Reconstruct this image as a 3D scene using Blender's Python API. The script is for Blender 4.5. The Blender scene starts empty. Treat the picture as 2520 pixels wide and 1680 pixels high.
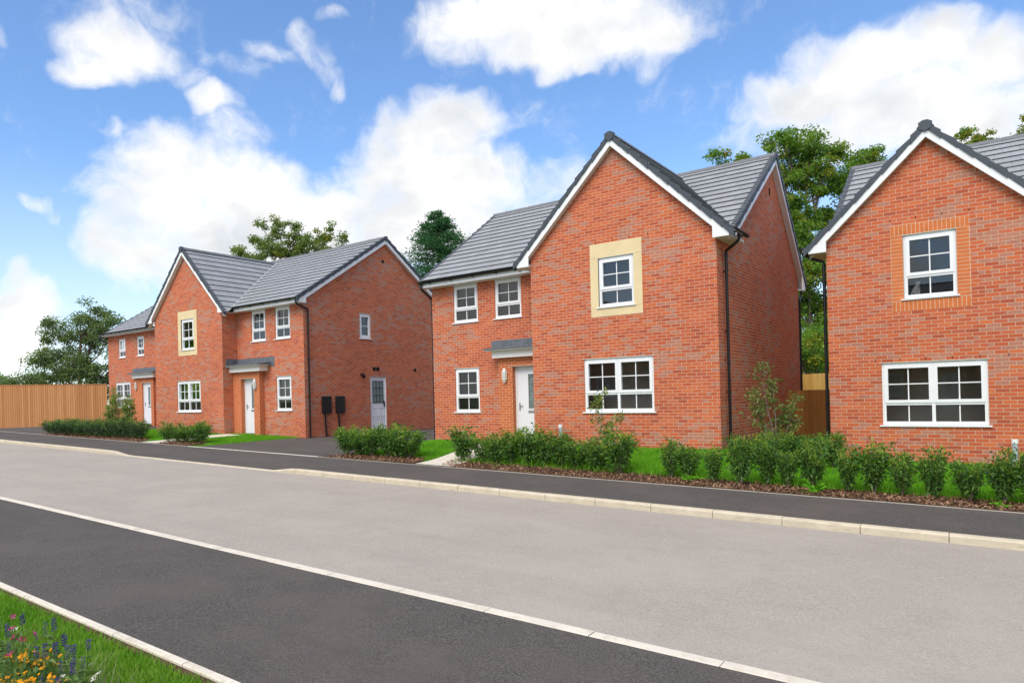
import bpy, bmesh, math, random
import numpy as np
from mathutils import Vector, Matrix
from mathutils.geometry import tessellate_polygon
R = math.radians
random.seed(7)
scene = bpy.context.scene
COL = scene.collection
W = bpy.data.worlds.new("World"); scene.world = W; W.use_nodes = True

# ------------------------------------------------------------------ node helpers
class NT:
    def __init__(s, tree): s.t = tree; s.t.nodes.clear()
    def n(s, typ, **kw):
        nd = s.t.nodes.new(typ)
        for k, v in kw.items():
            if k.startswith('i_'):
                key = k[2:]; key = int(key) if key.isdigit() else key
                s.set(nd, key, v)
            else: setattr(nd, k, v)
        return nd
    def set(s, nd, key, v):
        sock = nd.inputs[key]
        if isinstance(v, bpy.types.NodeSocket): s.t.links.new(v, sock)
        else: sock.default_value = v
    def m(s, op, a, b=None, c=None, clamp=False):
        nd = s.t.nodes.new('ShaderNodeMath'); nd.operation = op; nd.use_clamp = clamp
        s.set(nd, 0, a)
        if b is not None: s.set(nd, 1, b)
        if c is not None: s.set(nd, 2, c)
        return nd.outputs[0]
    def vm(s, op, a, b=None):
        nd = s.t.nodes.new('ShaderNodeVectorMath'); nd.operation = op
        s.set(nd, 0, a)
        if b is not None: s.set(nd, 1, b)
        return nd.outputs[1] if op in ('LENGTH', 'DOT_PRODUCT', 'DISTANCE') else nd.outputs[0]
    def noise(s, vec, scale, detail=3, rough=.55, out=0):
        nd = s.n('ShaderNodeTexNoise'); s.set(nd, 'Vector', vec)
        nd.inputs['Scale'].default_value = scale; nd.inputs['Detail'].default_value = detail; nd.inputs['Roughness'].default_value = rough
        return nd.outputs[out]
    def ramp(s, f, stops, interp='LINEAR'):
        nd = s.n('ShaderNodeValToRGB'); nd.color_ramp.interpolation = interp
        e = nd.color_ramp.elements
        while len(e) < len(stops): e.new(.5)
        for i, (p, c) in enumerate(stops):
            e[i].position = p; e[i].color = (c[0], c[1], c[2], 1) if hasattr(c, '__len__') else (c, c, c, 1)
        s.set(nd, 0, f); return nd.outputs[0]
    def mix(s, f, a, b, typ='MIX'):
        nd = s.n('ShaderNodeMix', data_type='RGBA', blend_type=typ)
        s.set(nd, 0, f)
        for k, v in ((6, a), (7, b)):
            if not isinstance(v, bpy.types.NodeSocket) and len(v) == 3: v = (*v, 1)
            s.set(nd, k, v)
        return nd.outputs[2]
    def ss(s, x, a, b):
        nd = s.n('ShaderNodeMapRange', interpolation_type='SMOOTHSTEP')
        s.set(nd, 0, x); s.set(nd, 1, a); s.set(nd, 2, b); return nd.outputs[0]
    def comb(s, x, y, z=0.):
        nd = s.n('ShaderNodeCombineXYZ'); s.set(nd, 0, x); s.set(nd, 1, y); s.set(nd, 2, z); return nd.outputs[0]

def newmat(name):
    m = bpy.data.materials.new(name); m.use_nodes = True
    return m, NT(m.node_tree)
def pbr(t, color, rough=.8, bump=None, bs=.3, bd=.01, spec=.3, **kw):
    b = t.n('ShaderNodeBsdfPrincipled'); 
    if not isinstance(color, bpy.types.NodeSocket) and len(color) == 3: color = (*color, 1)
    t.set(b, 'Base Color', color); t.set(b, 'Roughness', rough); t.set(b, 'Specular IOR Level', spec)
    for k, v in kw.items(): t.set(b, k.replace('_', ' '), v)
    if bump is not None:
        bp = t.n('ShaderNodeBump'); t.set(bp, 'Height', bump); bp.inputs['Strength'].default_value = bs; bp.inputs['Distance'].default_value = bd
        t.t.links.new(bp.outputs[0], b.inputs['Normal'])
    o = t.n('ShaderNodeOutputMaterial'); t.t.links.new(b.outputs[0], o.inputs[0]); return b
def flat(name, c, rough=.6, var=.06, scale=3., spec=.4, **kw):
    m, t = newmat(name)
    tc = t.n('ShaderNodeTexCoord').outputs['Object']
    n = t.noise(tc, scale, 4)
    lo = tuple(x * (1 - var) for x in c); hi = tuple(min(1, x * (1 + var)) for x in c)
    pbr(t, t.ramp(n, [(.3, lo), (.7, hi)]), rough, spec=spec, **kw); return m

def brick_mat(name, palette, mortar, grey=.14, stack=False):
    m, t = newmat(name)
    uv = t.n('ShaderNodeTexCoord').outputs['UV']
    wob = t.vm('SCALE', t.vm('SUBTRACT', t.noise(uv, 9, 2, out=1), (.5, .5, .5))); wob.node.inputs['Scale'].default_value = .010
    p = t.vm('ADD', uv, wob)
    sp = t.n('ShaderNodeSeparateXYZ'); t.set(sp, 0, p); u, v = sp.outputs[0], sp.outputs[1]
    vr = t.m('DIVIDE', v, .075); row = t.m('FLOOR', vr); fv = t.m('SUBTRACT', vr, row)
    ur = t.m('DIVIDE', u, .225)
    if not stack: ur = t.m('ADD', ur, t.m('MULTIPLY', t.m('FLOORED_MODULO', row, 2.), .5))
    col = t.m('FLOOR', ur); fu = t.m('SUBTRACT', ur, col)
    wn = t.n('ShaderNodeTexWhiteNoise', noise_dimensions='2D'); t.set(wn, 'Vector', t.comb(col, row))
    wc = t.n('ShaderNodeSeparateColor'); t.set(wc, 0, wn.outputs['Color'])
    base = t.ramp(wc.outputs[0], [(i / max(1, len(palette) - 1), c) for i, c in enumerate(palette)])
    # weathered greyish bricks, gathered in loose patches
    geo = t.n('ShaderNodeTexCoord').outputs['Object']
    cl = t.noise(t.vm('MULTIPLY', geo, (.55, .55, 1.1)), 1.1, 3, .6)
    prob = t.m('MULTIPLY', t.ss(cl, .40, .66), grey * 4.2)
    isg = t.m('LESS_THAN', wc.outputs[1], prob)
    soft = t.m('MULTIPLY', isg, t.m('ADD', t.m('MULTIPLY', t.noise(p, 14, 3), 1.0), .15), clamp=True)
    c = t.mix(soft, base, (.46, .26, .195))
    c = t.mix(t.m('MULTIPLY', t.noise(p, 60, 3), .22), c, (.20, .05, .028))
    big = t.noise(geo, .6, 3); c = t.mix(1., c, t.ramp(big, [(.3, (.93, .92, .92)), (.7, (1.05, 1.05, 1.05))]), 'MULTIPLY')
    mv = t.m('MAXIMUM', t.ss(fv, .115, .08), t.ss(fv, .97, .995)); mu = t.m('MAXIMUM', t.ss(fu, .045, .03), t.ss(fu, .99, 1.))
    mo = t.m('MAXIMUM', mv, mu, clamp=True)
    mcol = t.mix(t.noise(p, 25, 2), mortar, tuple(x * .78 for x in mortar))
    pbr(t, t.mix(mo, c, mcol), .88, t.m('ADD', t.m('SUBTRACT', 1., mo), t.m('MULTIPLY', t.noise(p, 150, 2), .25)), .5, .006, spec=.2)
    return m

def asphalt(name, c, dirt, speck=.5, tone=.12):
    m, t = newmat(name)
    tc = t.n('ShaderNodeTexCoord').outputs['Object']
    fine = t.noise(tc, 75, 3, .8); mid = t.noise(tc, 30, 3, .7); big = t.noise(tc, .7, 4, .6); pat = t.noise(tc, 3.2, 4, .6)
    a = t.ramp(fine, [(.36, tuple(x * (1 - speck) for x in c)), (.62, tuple(min(1, x * (1 + speck)) for x in c))])
    a = t.mix(t.m('MULTIPLY', t.ss(mid, .38, .68), .35), a, tuple(x * .7 for x in c))
    a = t.mix(t.m('MULTIPLY', t.ss(big, .40, .66), tone * 3), a, dirt)
    a = t.mix(t.m('MULTIPLY', t.ss(pat, .5, .7), tone * 1.3), a, tuple(x * .72 for x in c))
    trk = t.noise(t.vm('MULTIPLY', tc, (.12, 1.6, 1)), 1.0, 4, .6); a = t.mix(t.m('MULTIPLY', t.ss(trk, .48, .68), tone * 1.2), a, tuple(x * .74 for x in c))
    vor = t.n('ShaderNodeTexVoronoi', i_Scale=38.); t.set(vor, 'Vector', tc)
    wn = t.n('ShaderNodeSeparateColor'); t.set(wn, 0, vor.outputs['Color'])
    st = t.m('MULTIPLY', t.m('LESS_THAN', vor.outputs['Distance'], .14), t.m('GREATER_THAN', wn.outputs[0], .975))
    a = t.mix(t.m('MULTIPLY', st, .45), a, (.5, .46, .42))
    pbr(t, a, .9, t.m('ADD', fine, mid), .6, .008, spec=.25); return m

def leafmat(name, cols, trans=.3, gloss=.45):
    m, t = newmat(name)
    g = t.n('ShaderNodeNewGeometry'); tc = t.n('ShaderNodeTexCoord').outputs['Object']
    r = g.outputs['Random Per Island']
    n = t.noise(tc, 1.6, 3)
    f = t.m('ADD', t.m('MULTIPLY', r, .6), t.m('MULTIPLY', t.ss(n, .3, .7), .4))
    c = t.ramp(f, [(i / (len(cols) - 1), k) for i, k in enumerate(cols)])
    b = t.n('ShaderNodeBsdfPrincipled'); t.set(b, 'Base Color', c); t.set(b, 'Roughness', gloss); t.set(b, 'Specular IOR Level', .35)
    tr = t.n('ShaderNodeBsdfTranslucent'); t.set(tr, 'Color', t.mix(1., c, (1.3, 1.35, .6), 'MULTIPLY'))
    mx = t.n('ShaderNodeMixShader'); t.set(mx, 0, trans); t.t.links.new(b.outputs[0], mx.inputs[1]); t.t.links.new(tr.outputs[0], mx.inputs[2])
    o = t.n('ShaderNodeOutputMaterial'); t.t.links.new(mx.outputs[0], o.inputs[0]); return m

M = {}
RED = [(.58, .138, .063), (.63, .148, .056), (.53, .114, .051), (.68, .178, .066), (.60, .158, .084), (.45, .096, .050), (.64, .158, .056)]
M['brick'] = brick_mat('red_brick', RED, (.68, .50, .355))
M['brick_side'] = M['brick']
M['orange'] = brick_mat('orange_brick', [(.60, .150, .050), (.64, .168, .054), (.56, .135, .047), (.62, .158, .05)], (.80, .60, .38), grey=.0)
M['orange_unit'] = flat('orange_brick_unit', (.62, .180, .058), .85, .12, 6, .2)
M['mortar'] = flat('mortar', (.70, .58, .43), .95, .08, 9, .1)
M['white'] = flat('white_upvc', (.86, .87, .88), .35, .015, 2, .45)
M['doorwhite'] = flat('white_door_skin', (.80, .81, .84), .4, .015, 2, .45)
M['soffit'] = flat('white_fascia', (.82, .79, .76), .5, .02, 2, .4)
M['black'] = flat('black_plastic', (.010, .011, .012), .35, .2, 5, .5)
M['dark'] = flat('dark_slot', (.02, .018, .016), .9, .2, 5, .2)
M['steel'] = flat('brushed_steel', (.35, .35, .36), .35, .1, 20, .5, Metallic=.8)
M['stone'] = flat('yellow_cast_stone', (.76, .62, .37), .85, .07, 2.2, .2)
M['lead'] = flat('lead_grey', (.125, .14, .16), .55, .22, 5, .4)
M['verge'] = flat('dark_verge', (.062, .075, .092), .55, .12, 4, .35)
M['concrete'] = None
M['room'] = flat('room_paint', (.62, .57, .49), .9, .03, 1, .1)
M['greypipe'] = flat('grey_pipe', (.42, .47, .52), .5, .06, 5, .4)
M['valley'] = flat('valley_grey', (.30, .33, .36), .5, .1, 5, .4)
M['galv'] = flat('cream_metal', (.68, .66, .58), .5, .04, 5, .4)
def tilemat():
    m, t = newmat('grey_roof_tile')
    uv = t.n('ShaderNodeTexCoord').outputs['UV']; sp = t.n('ShaderNodeSeparateXYZ'); t.set(sp, 0, uv)
    row = t.m('FLOOR', t.m('ADD', sp.outputs[1], .001)); ur = t.m('ADD', t.m('DIVIDE', sp.outputs[0], .33), t.m('MULTIPLY', t.m('FLOORED_MODULO', row, 2.), .5))
    col = t.m('FLOOR', ur); fu = t.m('SUBTRACT', ur, col)
    wn = t.n('ShaderNodeTexWhiteNoise', noise_dimensions='2D'); t.set(wn, 'Vector', t.comb(col, row))
    c = t.ramp(wn.outputs['Value'], [(0, (.295, .305, .32)), (1, (.36, .37, .388))])
    tc = t.n('ShaderNodeTexCoord').outputs['Object']
    c = t.mix(t.m('MULTIPLY', t.noise(tc, 7, 5, .7), .4), c, (.17, .185, .21))
    c = t.mix(t.m('MULTIPLY', t.ss(fu, .03, .018), .6), c, (.05, .055, .065))
    pbr(t, c, .62, t.noise(tc, 90, 3), .25, .004, spec=.4); return m
M['tile'] = tilemat()
def concrete(name, c, joint=None):
    m, t = newmat(name); tc = t.n('ShaderNodeTexCoord').outputs['Object']
    a = t.ramp(t.noise(tc, 4, 6, .65), [(.3, tuple(x * .82 for x in c)), (.68, c)])
    st = t.noise(t.vm('MULTIPLY', tc, (3, 3, 12)), 2.2, 5, .75)
    a = t.mix(t.m('MULTIPLY', t.ss(st, .48, .72), .6), a, (c[0] * .62, c[1] * .56, c[2] * .48))
    pbr(t, a, .85, t.noise(tc, 120, 3), .25, .004, spec=.2); return m
M['kerb'] = concrete('kerb_concrete', (.63, .56, .43)); M['kerb_dull'] = concrete('dull_concrete', (.42, .37, .31))
M['edging'] = concrete('edging_concrete', (.76, .70, .60))
M['slab'] = concrete('paving_slab', (.74, .69, .60))
def fencemat(name, c1, c2):
    m, t = newmat(name); g = t.n('ShaderNodeNewGeometry').outputs['Random Per Island']; tc = t.n('ShaderNodeTexCoord').outputs['Object']
    c = t.ramp(g, [(0, c1), (1, c2)])
    gr = t.noise(t.vm('MULTIPLY', tc, (26, 26, 1.2)), 1.4, 5, .7)
    c = t.mix(t.m('MULTIPLY', t.ss(gr, .45, .75), .4), c, tuple(x * .45 for x in c1))
    vor = t.n('ShaderNodeTexVoronoi', i_Scale=2.6); t.set(vor, 'Vector', t.vm('MULTIPLY', tc, (3, 3, 1)))
    c = t.mix(t.m('MULTIPLY', t.ss(vor.outputs['Distance'], .10, .04), .7), c, tuple(x * .3 for x in c1))
    pbr(t, c, .85, gr, .3, .004, spec=.15); return m
M['fence'] = fencemat('tan_fence_board', (.43, .19, .074), (.57, .28, .12))
M['gate'] = fencemat('dark_gate_board', (.20, .08, .024), (.32, .14, .045))
M['fence_new'] = fencemat('pale_fence_board', (.58, .34, .09), (.72, .47, .16))
def glassmat():
    m, t = newmat('window_glass')
    lw = t.n('ShaderNodeFresnel', i_IOR=1.55); f = t.m('ADD', t.m('MULTIPLY', lw.outputs[0], 1.7), .02, clamp=True)
    tr = t.n('ShaderNodeBsdfTransparent'); tr.inputs[0].default_value = (.88, .91, .90, 1)
    gl = t.n('ShaderNodeBsdfGlossy'); gl.inputs['Roughness'].default_value = .01; gl.inputs['Color'].default_value = (.72, .74, .75, 1)
    mx = t.n('ShaderNodeMixShader'); t.set(mx, 0, f); t.t.links.new(tr.outputs[0], mx.inputs[1]); t.t.links.new(gl.outputs[0], mx.inputs[2])
    o = t.n('ShaderNodeOutputMaterial'); t.t.links.new(mx.outputs[0], o.inputs[0]); return m
M['glass'] = glassmat()
M['frosted'] = flat('leaded_obscure_glass', (.16, .21, .21), .25, .3, 14, .6)
M['road'] = asphalt('pale_road_asphalt', (.385, .345, .303), (.44, .395, .345), .24, .14)
M['path'] = asphalt('dark_footpath_asphalt', (.092, .084, .077), (.125, .105, .095), .75, .2)
M['soil'] = flat('soil', (.09, .055, .035), .95, .4, 6, .1)
M['lawn'] = None
def lawnmat(name, a, b, c):
    m, t = newmat(name); tc = t.n('ShaderNodeTexCoord').outputs['Object']
    k = t.ramp(t.noise(tc, 30, 5, .75), [(.3, a), (.5, b), (.72, c)])
    k = t.mix(t.m('MULTIPLY', t.ss(t.noise(tc, 1.1, 3), .4, .7), .4), k, a)
    pbr(t, k, .9, t.noise(tc, 90, 4, .7), .9, .03, spec=.1); return m
M['lawn'] = lawnmat('lawn', (.045, .13, .008), (.09, .24, .012), (.14, .33, .02))
M['ground'] = lawnmat('rough_ground', (.05, .07, .02), (.09, .11, .035), (.13, .14, .05))
M['blade'] = leafmat('grass_blade', [(.08, .25, .01), (.15, .42, .014), (.23, .55, .03)], .35, .6)
M['blade_near'] = leafmat('verge_grass_blade', [(.07, .18, .006), (.12, .30, .01), (.19, .38, .03), (.32, .40, .08)], .35, .6)
M['mulch'] = leafmat('bark_chip', [(.07, .035, .02), (.17, .085, .045), (.27, .15, .085), (.42, .28, .18)], .0, .8)
M['laurel'] = leafmat('evergreen_leaf', [(.035, .09, .024), (.07, .17, .036), (.13, .26, .044), (.23, .37, .06)], .35, .42)
M['laurel_tip'] = leafmat('young_leaf', [(.20, .38, .04), (.34, .52, .06), (.52, .44, .12)], .4, .45)
M['darkhedge'] = leafmat('dark_hedge_leaf', [(.035, .085, .035), (.06, .13, .05), (.11, .20, .07)], .25, .45)
M['tree_a'] = leafmat('grey_green_leaf', [(.10, .165, .065), (.17, .25, .10), (.27, .36, .15)], .45, .5)
M['tree_b'] = leafmat('mid_green_leaf', [(.075, .165, .038), (.125, .25, .042), (.20, .35, .055), (.42, .48, .055)], .5, .5)
M['tree_y'] = leafmat('yellow_green_leaf', [(.12, .18, .015), (.26, .28, .02), (.42, .34, .03)], .35, .5)
M['birch'] = leafmat('birch_leaf', [(.12, .19, .05), (.19, .27, .07), (.32, .38, .12)], .45, .5)
M['needle'] = leafmat('conifer_needle', [(.03, .10, .04), (.05, .16, .06), (.09, .24, .08)], .25, .6)
M['bark'] = flat('bark', (.16, .12, .09), .95, .3, 12, .1)
M['greybark'] = flat('grey_bark', (.24, .19, .16), .9, .3, 20, .1)
M['stem'] = flat('green_stem', (.10, .17, .05), .7, .2, 20, .2)
M['salvia'] = leafmat('violet_petal', [(.05, .028, .17), (.09, .05, .28), (.20, .15, .46)], .2, .7)
M['orangepetal'] = leafmat('orange_petal', [(.85, .28, .005), (.95, .45, .01), (1., .60, .02)], .25, .7)
M['pinkpetal'] = leafmat('pink_petal', [(.55, .02, .22), (.75, .06, .35), (.8, .15, .45)], .3, .7)
M['whitepetal'] = leafmat('white_petal', [(.75, .72, .68), (.88, .86, .84)], .3, .7)
M['bedleaf'] = leafmat('bedding_leaf', [(.05, .13, .035), (.11, .22, .055), (.20, .30, .10), (.32, .34, .17)], .35, .6)
M['dry'] = leafmat('dry_grass_blade', [(.20, .18, .12), (.33, .30, .22), (.2, .25, .14)], .3, .7)
M['fur'] = None
def furmat():
    m, t = newmat('tabby_fur'); tc = t.n('ShaderNodeTexCoord').outputs['Object']
    w = t.n('ShaderNodeTexWave', wave_type='BANDS', bands_direction='Z', i_Scale=14., i_Distortion=3.5); t.set(w, 'Vector', tc)
    pbr(t, t.ramp(w.outputs[1], [(.30, (.25, .22, .19)), (.5, (.88, .85, .80))]), .9, spec=.1); return m
M['fur'] = furmat()

# ------------------------------------------------------------------ mesh helpers
def tag(o, label=None, cat=None, group=None, kind=None):
    if label: o['label'] = label
    if cat: o['category'] = cat
    if group: o['group'] = group
    if kind: o['kind'] = kind
    return o
def empty(name, loc, rz=0):
    o = bpy.data.objects.new(name, None); o.location = loc; o.rotation_euler.z = rz; o.empty_display_size = .3; COL.objects.link(o); return o
class MB:
    """collects faces with uv coordinates"""
    def __init__(s): s.v = []; s.f = []; s.uv = []
    def face(s, pts, uv=None):
        b = len(s.v); s.v += [tuple(p) for p in pts]; s.f.append(tuple(range(b, b + len(pts))))
        s.uv += list(uv) if uv else [(0, 0)] * len(pts)
    def box(s, x0, y0, z0, x1, y1, z1, f=None):
        P = [(x, y, z) for x in (x0, x1) for y in (y0, y1) for z in (z0, z1)]
        if f: P = [f(*p) for p in P]
        for q in ((0, 1, 3, 2), (4, 6, 7, 5), (0, 4, 5, 1), (2, 3, 7, 6), (0, 2, 6, 4), (1, 5, 7, 3)): s.face([P[i] for i in q])
    def prism(s, poly, e0, e1, f):
        """poly in (a,b) extruded in o from e0 to e1, mapped by f(a,b,o)"""
        A = [f(a, b, e0) for a, b in poly]; B = [f(a, b, e1) for a, b in poly]; n = len(poly)
        tri = tessellate_polygon([[Vector((a, b, 0)) for a, b in poly]])
        for t in tri: s.face([A[i] for i in t]); s.face([B[i] for i in t])
        for i in range(n): j = (i + 1) % n; s.face([A[i], A[j], B[j], B[i]])
    def tube(s, pts, r, n=10, cap=True):
        pts = [Vector(p) for p in pts]; rings = []
        for i, p in enumerate(pts):
            d = (pts[min(i + 1, len(pts) - 1)] - pts[max(i - 1, 0)]).normalized()
            a = d.cross(Vector((0, 0, 1)) if abs(d.z) < .9 else Vector((0, 1, 0))).normalized(); b = d.cross(a)
            rr = r[i] if hasattr(r, '__len__') else r
            rings.append([p + rr * (math.cos(2 * math.pi * k / n) * a + math.sin(2 * math.pi * k / n) * b) for k in range(n)])
        for A, B in zip(rings, rings[1:]):
            for k in range(n): s.face([A[k], A[(k + 1) % n], B[(k + 1) % n], B[k]])
        if cap: s.face(rings[0]); s.face(rings[-1])
    def build(s, name, mat, parent=None, smooth=False, bevel=0, weld=True):
        me = bpy.data.meshes.new(name); me.from_pydata(s.v, [], s.f)
        ul = me.uv_layers.new(name='UVMap'); ul.data.foreach_set('uv', [c for p in s.uv for c in p])
        bm = bmesh.new(); bm.from_mesh(me)
        if weld: bmesh.ops.remove_doubles(bm, verts=bm.verts, dist=1e-5)
        bmesh.ops.recalc_face_normals(bm, faces=bm.faces)
        if bevel: 
            ed = [e for e in bm.edges if len(e.link_faces) == 2 and e.calc_face_angle(0) > .5]
            bmesh.ops.bevel(bm, geom=ed, offset=bevel, segments=1, affect='EDGES', clamp_overlap=True)
        if smooth:
            for f in bm.faces: f.smooth = True
        bm.to_mesh(me); bm.free(); me.materials.append(mat)
        o = bpy.data.objects.new(name, me); COL.objects.link(o)
        if parent: o.parent = parent
        return o
def npmesh(name, V, F, mat, parent=None):
    """V (n,3), F (m,k) arrays"""
    me = bpy.data.meshes.new(name); V = np.asarray(V, np.float32); F = np.asarray(F, np.int32); k = F.shape[1]
    me.vertices.add(len(V)); me.vertices.foreach_set('co', V.ravel())
    me.loops.add(F.size); me.loops.foreach_set('vertex_index', F.ravel())
    me.polygons.add(len(F)); me.polygons.foreach_set('loop_start', np.arange(0, F.size, k, dtype=np.int32)); me.polygons.foreach_set('loop_total', np.full(len(F), k, np.int32))
    me.update(calc_edges=True); me.materials.append(mat)
    o = bpy.data.objects.new(name, me); COL.objects.link(o)
    if parent: o.parent = parent
    return o
def children(o): return [c for c in bpy.data.objects if c.parent == o]
def copy_tree(o, parent=None):
    c = o.copy(); COL.objects.link(c)
    if parent: c.parent = parent
    for ch in children(o): copy_tree(ch, c)
    return c

# ------------------------------------------------------------------ terrain (the street falls gently to the right)
def zf(X):
    if X < -38: return -.971 - .02 * (-38 - max(X, -60))
    return -1.75 - .0205 * min(X, 20)
TX = [-60, -46, -38, -30, -24, -19.5, -14.5, -4.9, -2.5, 8, 20]; TZ = [-1.41, -1.13, -.99, -1.14, -1.2, -1.33, -1.31, -1.31, -1.55, -1.75, -2.0]
def sst(a, b, x):
    t = min(max((x - a) / (b - a), 0), 1); return t * t * (3 - 2 * t)
def hz(X, Y):
    a = zf(X); return a + (float(np.interp(X, TX, TZ)) - a) * sst(12.3, 15.3, Y)
def sheet(name, xs, ys, zfun, mat, kind='structure', skirt=0):
    V = [(x, y, zfun(x, y)) for x in xs for y in ys]; n = len(ys)
    F = [(i * n + j, (i + 1) * n + j, (i + 1) * n + j + 1, i * n + j + 1) for i in range(len(xs) - 1) for j in range(n - 1)]
    o = npmesh(name, V, F, mat); 
    if kind: o['kind'] = kind
    return o
rng = lambda a, b, n: [a + (b - a) * i / n for i in range(n + 1)]
sheet('ground', [-2500, -600, -150, -45, -30, -15, 0, 10, 20, 60, 400, 2500], [-2500, -600, -100, -20, 0, 20, 40, 100, 600, 2500], lambda x, y: zf(x) - .28, M['ground'])
sheet('road', rng(-60, 14, 74), rng(4.36, 9.84, 6), lambda x, y: zf(x) - .10 + .035 * (1 - ((y - 7.1) / 2.75) ** 2), M['road'])
FK = 9.82                                              # face of the far kerb
def drop(x):                                           # dropped kerb in front of the driveways
    return .085 * (sst(-20.9, -19.9, x) - sst(-13.4, -12.5, x)) + .085 * (1 - sst(-34.5, -33.5, x))
sheet('far_footpath', rng(-60, 14, 148), rng(FK + .12, 11.97, 8), lambda x, y: zf(x) + .002 - drop(x) * max(0, 1 - (y - FK) / 1.3), M['path'])
sheet('near_footpath', rng(-60, 14, 74), rng(2.44, 4.39, 4), lambda x, y: zf(x) - .002, M['path'])
def kerbline(name, y0, y1, x0, x1, L, top, body, mat, gap=.008, bev=.008):
    mb = MB(); x = x0
    rnd = random.Random(3)
    while x < x1:
        xe = min(x + L, x1); a, b = x + gap / 2, xe - gap / 2; dz = rnd.uniform(-.002, .002); dy = rnd.uniform(-.0015, .0015)
        for s0, s1 in zip(np.linspace(a, b, 4)[:-1], np.linspace(a, b, 4)[1:]):
            za, zb = top(s0) + dz, top(s1) + dz
            P = [(s0, y0 + dy, za - body), (s0, y0 + dy, za - bev * 2), (s0, y0 + dy + bev * 1.6, za), (s0, y1 + dy, za), (s0, y1 + dy, za - body)]
            Q = [(s1, p[1], p[2] - za + zb) for p in P]
            for i in range(5): mb.face([P[i], P[(i + 1) % 5], Q[(i + 1) % 5], Q[i]])
            if s0 == a: mb.face(P)
            if abs(s1 - b) < 1e-9: mb.face(Q)
        x = xe
    o = mb.build(name, mat); o['kind'] = 'structure'; return o
kerbline('far_kerb', FK, FK + .125, -60, 14, .915, lambda x: zf(x) + .004 - drop(x), .2, M['kerb'], bev=.012)
kerbline('near_kerb', 4.375, 4.485, -60, 14, .915, lambda x: zf(x) + .004, .2, M['edging'])
kerbline('near_edging', 2.388, 2.44, -60, 14, .915, lambda x: zf(x) + .014, .15, M['edging'], bev=.004)
kerbline('far_edging', 11.97, 12.0, -14.2, 14, .915, lambda x: zf(x) + .010, .15, M['kerb_dull'], bev=.004)
kerbline('far_edging', 11.965, 12.01, -20.4, -14.2, .915, lambda x: zf(x) + .012, .15, M['edging'], bev=.004)
kerbline('far_edging', 11.965, 12.01, -60, -20.4, .915, lambda x: zf(x) + .010, .15, M['kerb_dull'], bev=.004)
sheet('verge', rng(-60, 14, 74), rng(-6, 2.386, 4), lambda x, y: zf(x) - .012, M['lawn'])
sheet('soil_edge', rng(-60, 14, 74), [2.325, 2.3858], lambda x, y: zf(x) - .006, M['soil'])
sheet('lawn', rng(-13.9, 14, 80), rng(12.0, 30, 40), lambda x, y: hz(x, y) - .002, M['lawn'])
sheet('lawn', rng(-31.6, -20.1, 30), rng(12.0, 18, 20), lambda x, y: hz(x, y) - .002, M['lawn'])
def drive_edge(y): return -13.62 - .12 * math.sin(max(0, y - 12) * .9)
sheet('driveway', rng(-20.1, -13.85, 10), rng(12.0, 30, 30), lambda x, y: hz(x, y) + .004, M['path'])
sheet('driveway', rng(-60, -31.6, 12), rng(12.0, 30, 20), lambda x, y: hz(x, y) + .004, M['path'])
def strip(name, P, off, mat, n=14):
    """quad patch (four corners) laid on the terrain"""
    V = []; 
    for i in range(n + 1):
        for j in range(n + 1):
            s, t = i / n, j / n
            x = (1 - s) * ((1 - t) * P[0][0] + t * P[3][0]) + s * ((1 - t) * P[1][0] + t * P[2][0])
            y = (1 - s) * ((1 - t) * P[0][1] + t * P[3][1]) + s * ((1 - t) * P[1][1] + t * P[2][1])
            V.append((x, y, hz(x, y) + off))
    F = [(i * (n + 1) + j, (i + 1) * (n + 1) + j, (i + 1) * (n + 1) + j + 1, i * (n + 1) + j + 1) for i in range(n) for j in range(n)]
    o = npmesh(name, V, F, mat); o['kind'] = 'structure'; return o
strip('garden_path', [(-10.85, 12.02), (-9.83, 12.02), (-10.45, 15.6), (-11.45, 15.6)], .022, M['slab'])
strip('garden_path', [(-23.4, 12.02), (-22.4, 12.02), (-22.75, 15.6), (-23.75, 15.6)], .022, M['slab'])
BEDS = [((-10.1, 12.03), (3.5, 12.03), (3.5, 12.82), (-10.55, 12.98)), ((-14.1, 12.03), (-10.9, 12.03), (-11.3, 13.0), (-13.8, 12.82)),
        ((-22.3, 12.03), (-20.6, 12.03), (-20.75, 13.15), (-22.6, 13.0)), ((-31.6, 12.03), (-23.5, 12.03), (-24.6, 13.1), (-31.4, 12.7))]
for b in BEDS: strip('soil_bed', b, .010, M['soil'], 20)
def chips(seed=1):
    r = np.random.default_rng(seed); V = []; F = []
    area = [4200 * 2, 2600, 1200, 3600]
    for b, n in zip(BEDS, area):
        s, t = r.random(n), r.random(n); b = np.array(b)
        P = ((1 - s) * (1 - t))[:, None] * b[0] + (s * (1 - t))[:, None] * b[1] + (s * t)[:, None] * b[2] + ((1 - s) * t)[:, None] * b[3]
        P += r.normal(0, .025, P.shape); P[:, 1] = np.maximum(P[:, 1], 12.015)
        for (x, y) in P:
            L = r.uniform(.02, .06); w = L * r.uniform(.25, .6); a = r.uniform(0, 6.28); c, q = math.cos(a), math.sin(a)
            ti = r.normal(0, .5); tj = r.normal(0, .3); z = hz(x, y) + .014 + abs(r.normal(0, .01)) + L * .35 * abs(math.sin(ti)) 
            k = len(V)
            for u, v in ((-L, -w), (L, -w * .6), (L * .8, w), (-L * .9, w * .8)):
                V.append((x + (u * c - v * q) * .5, y + (u * q + v * c) * .5, z + .5 * (u * math.sin(ti) + v * math.sin(tj))))
            F.append((k, k + 1, k + 2, k + 3))
    o = npmesh('bark_mulch', V, F, M['mulch']); tag(o, 'loose brown bark chips spread over the planting beds', 'mulch', kind='stuff')
chips()
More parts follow.
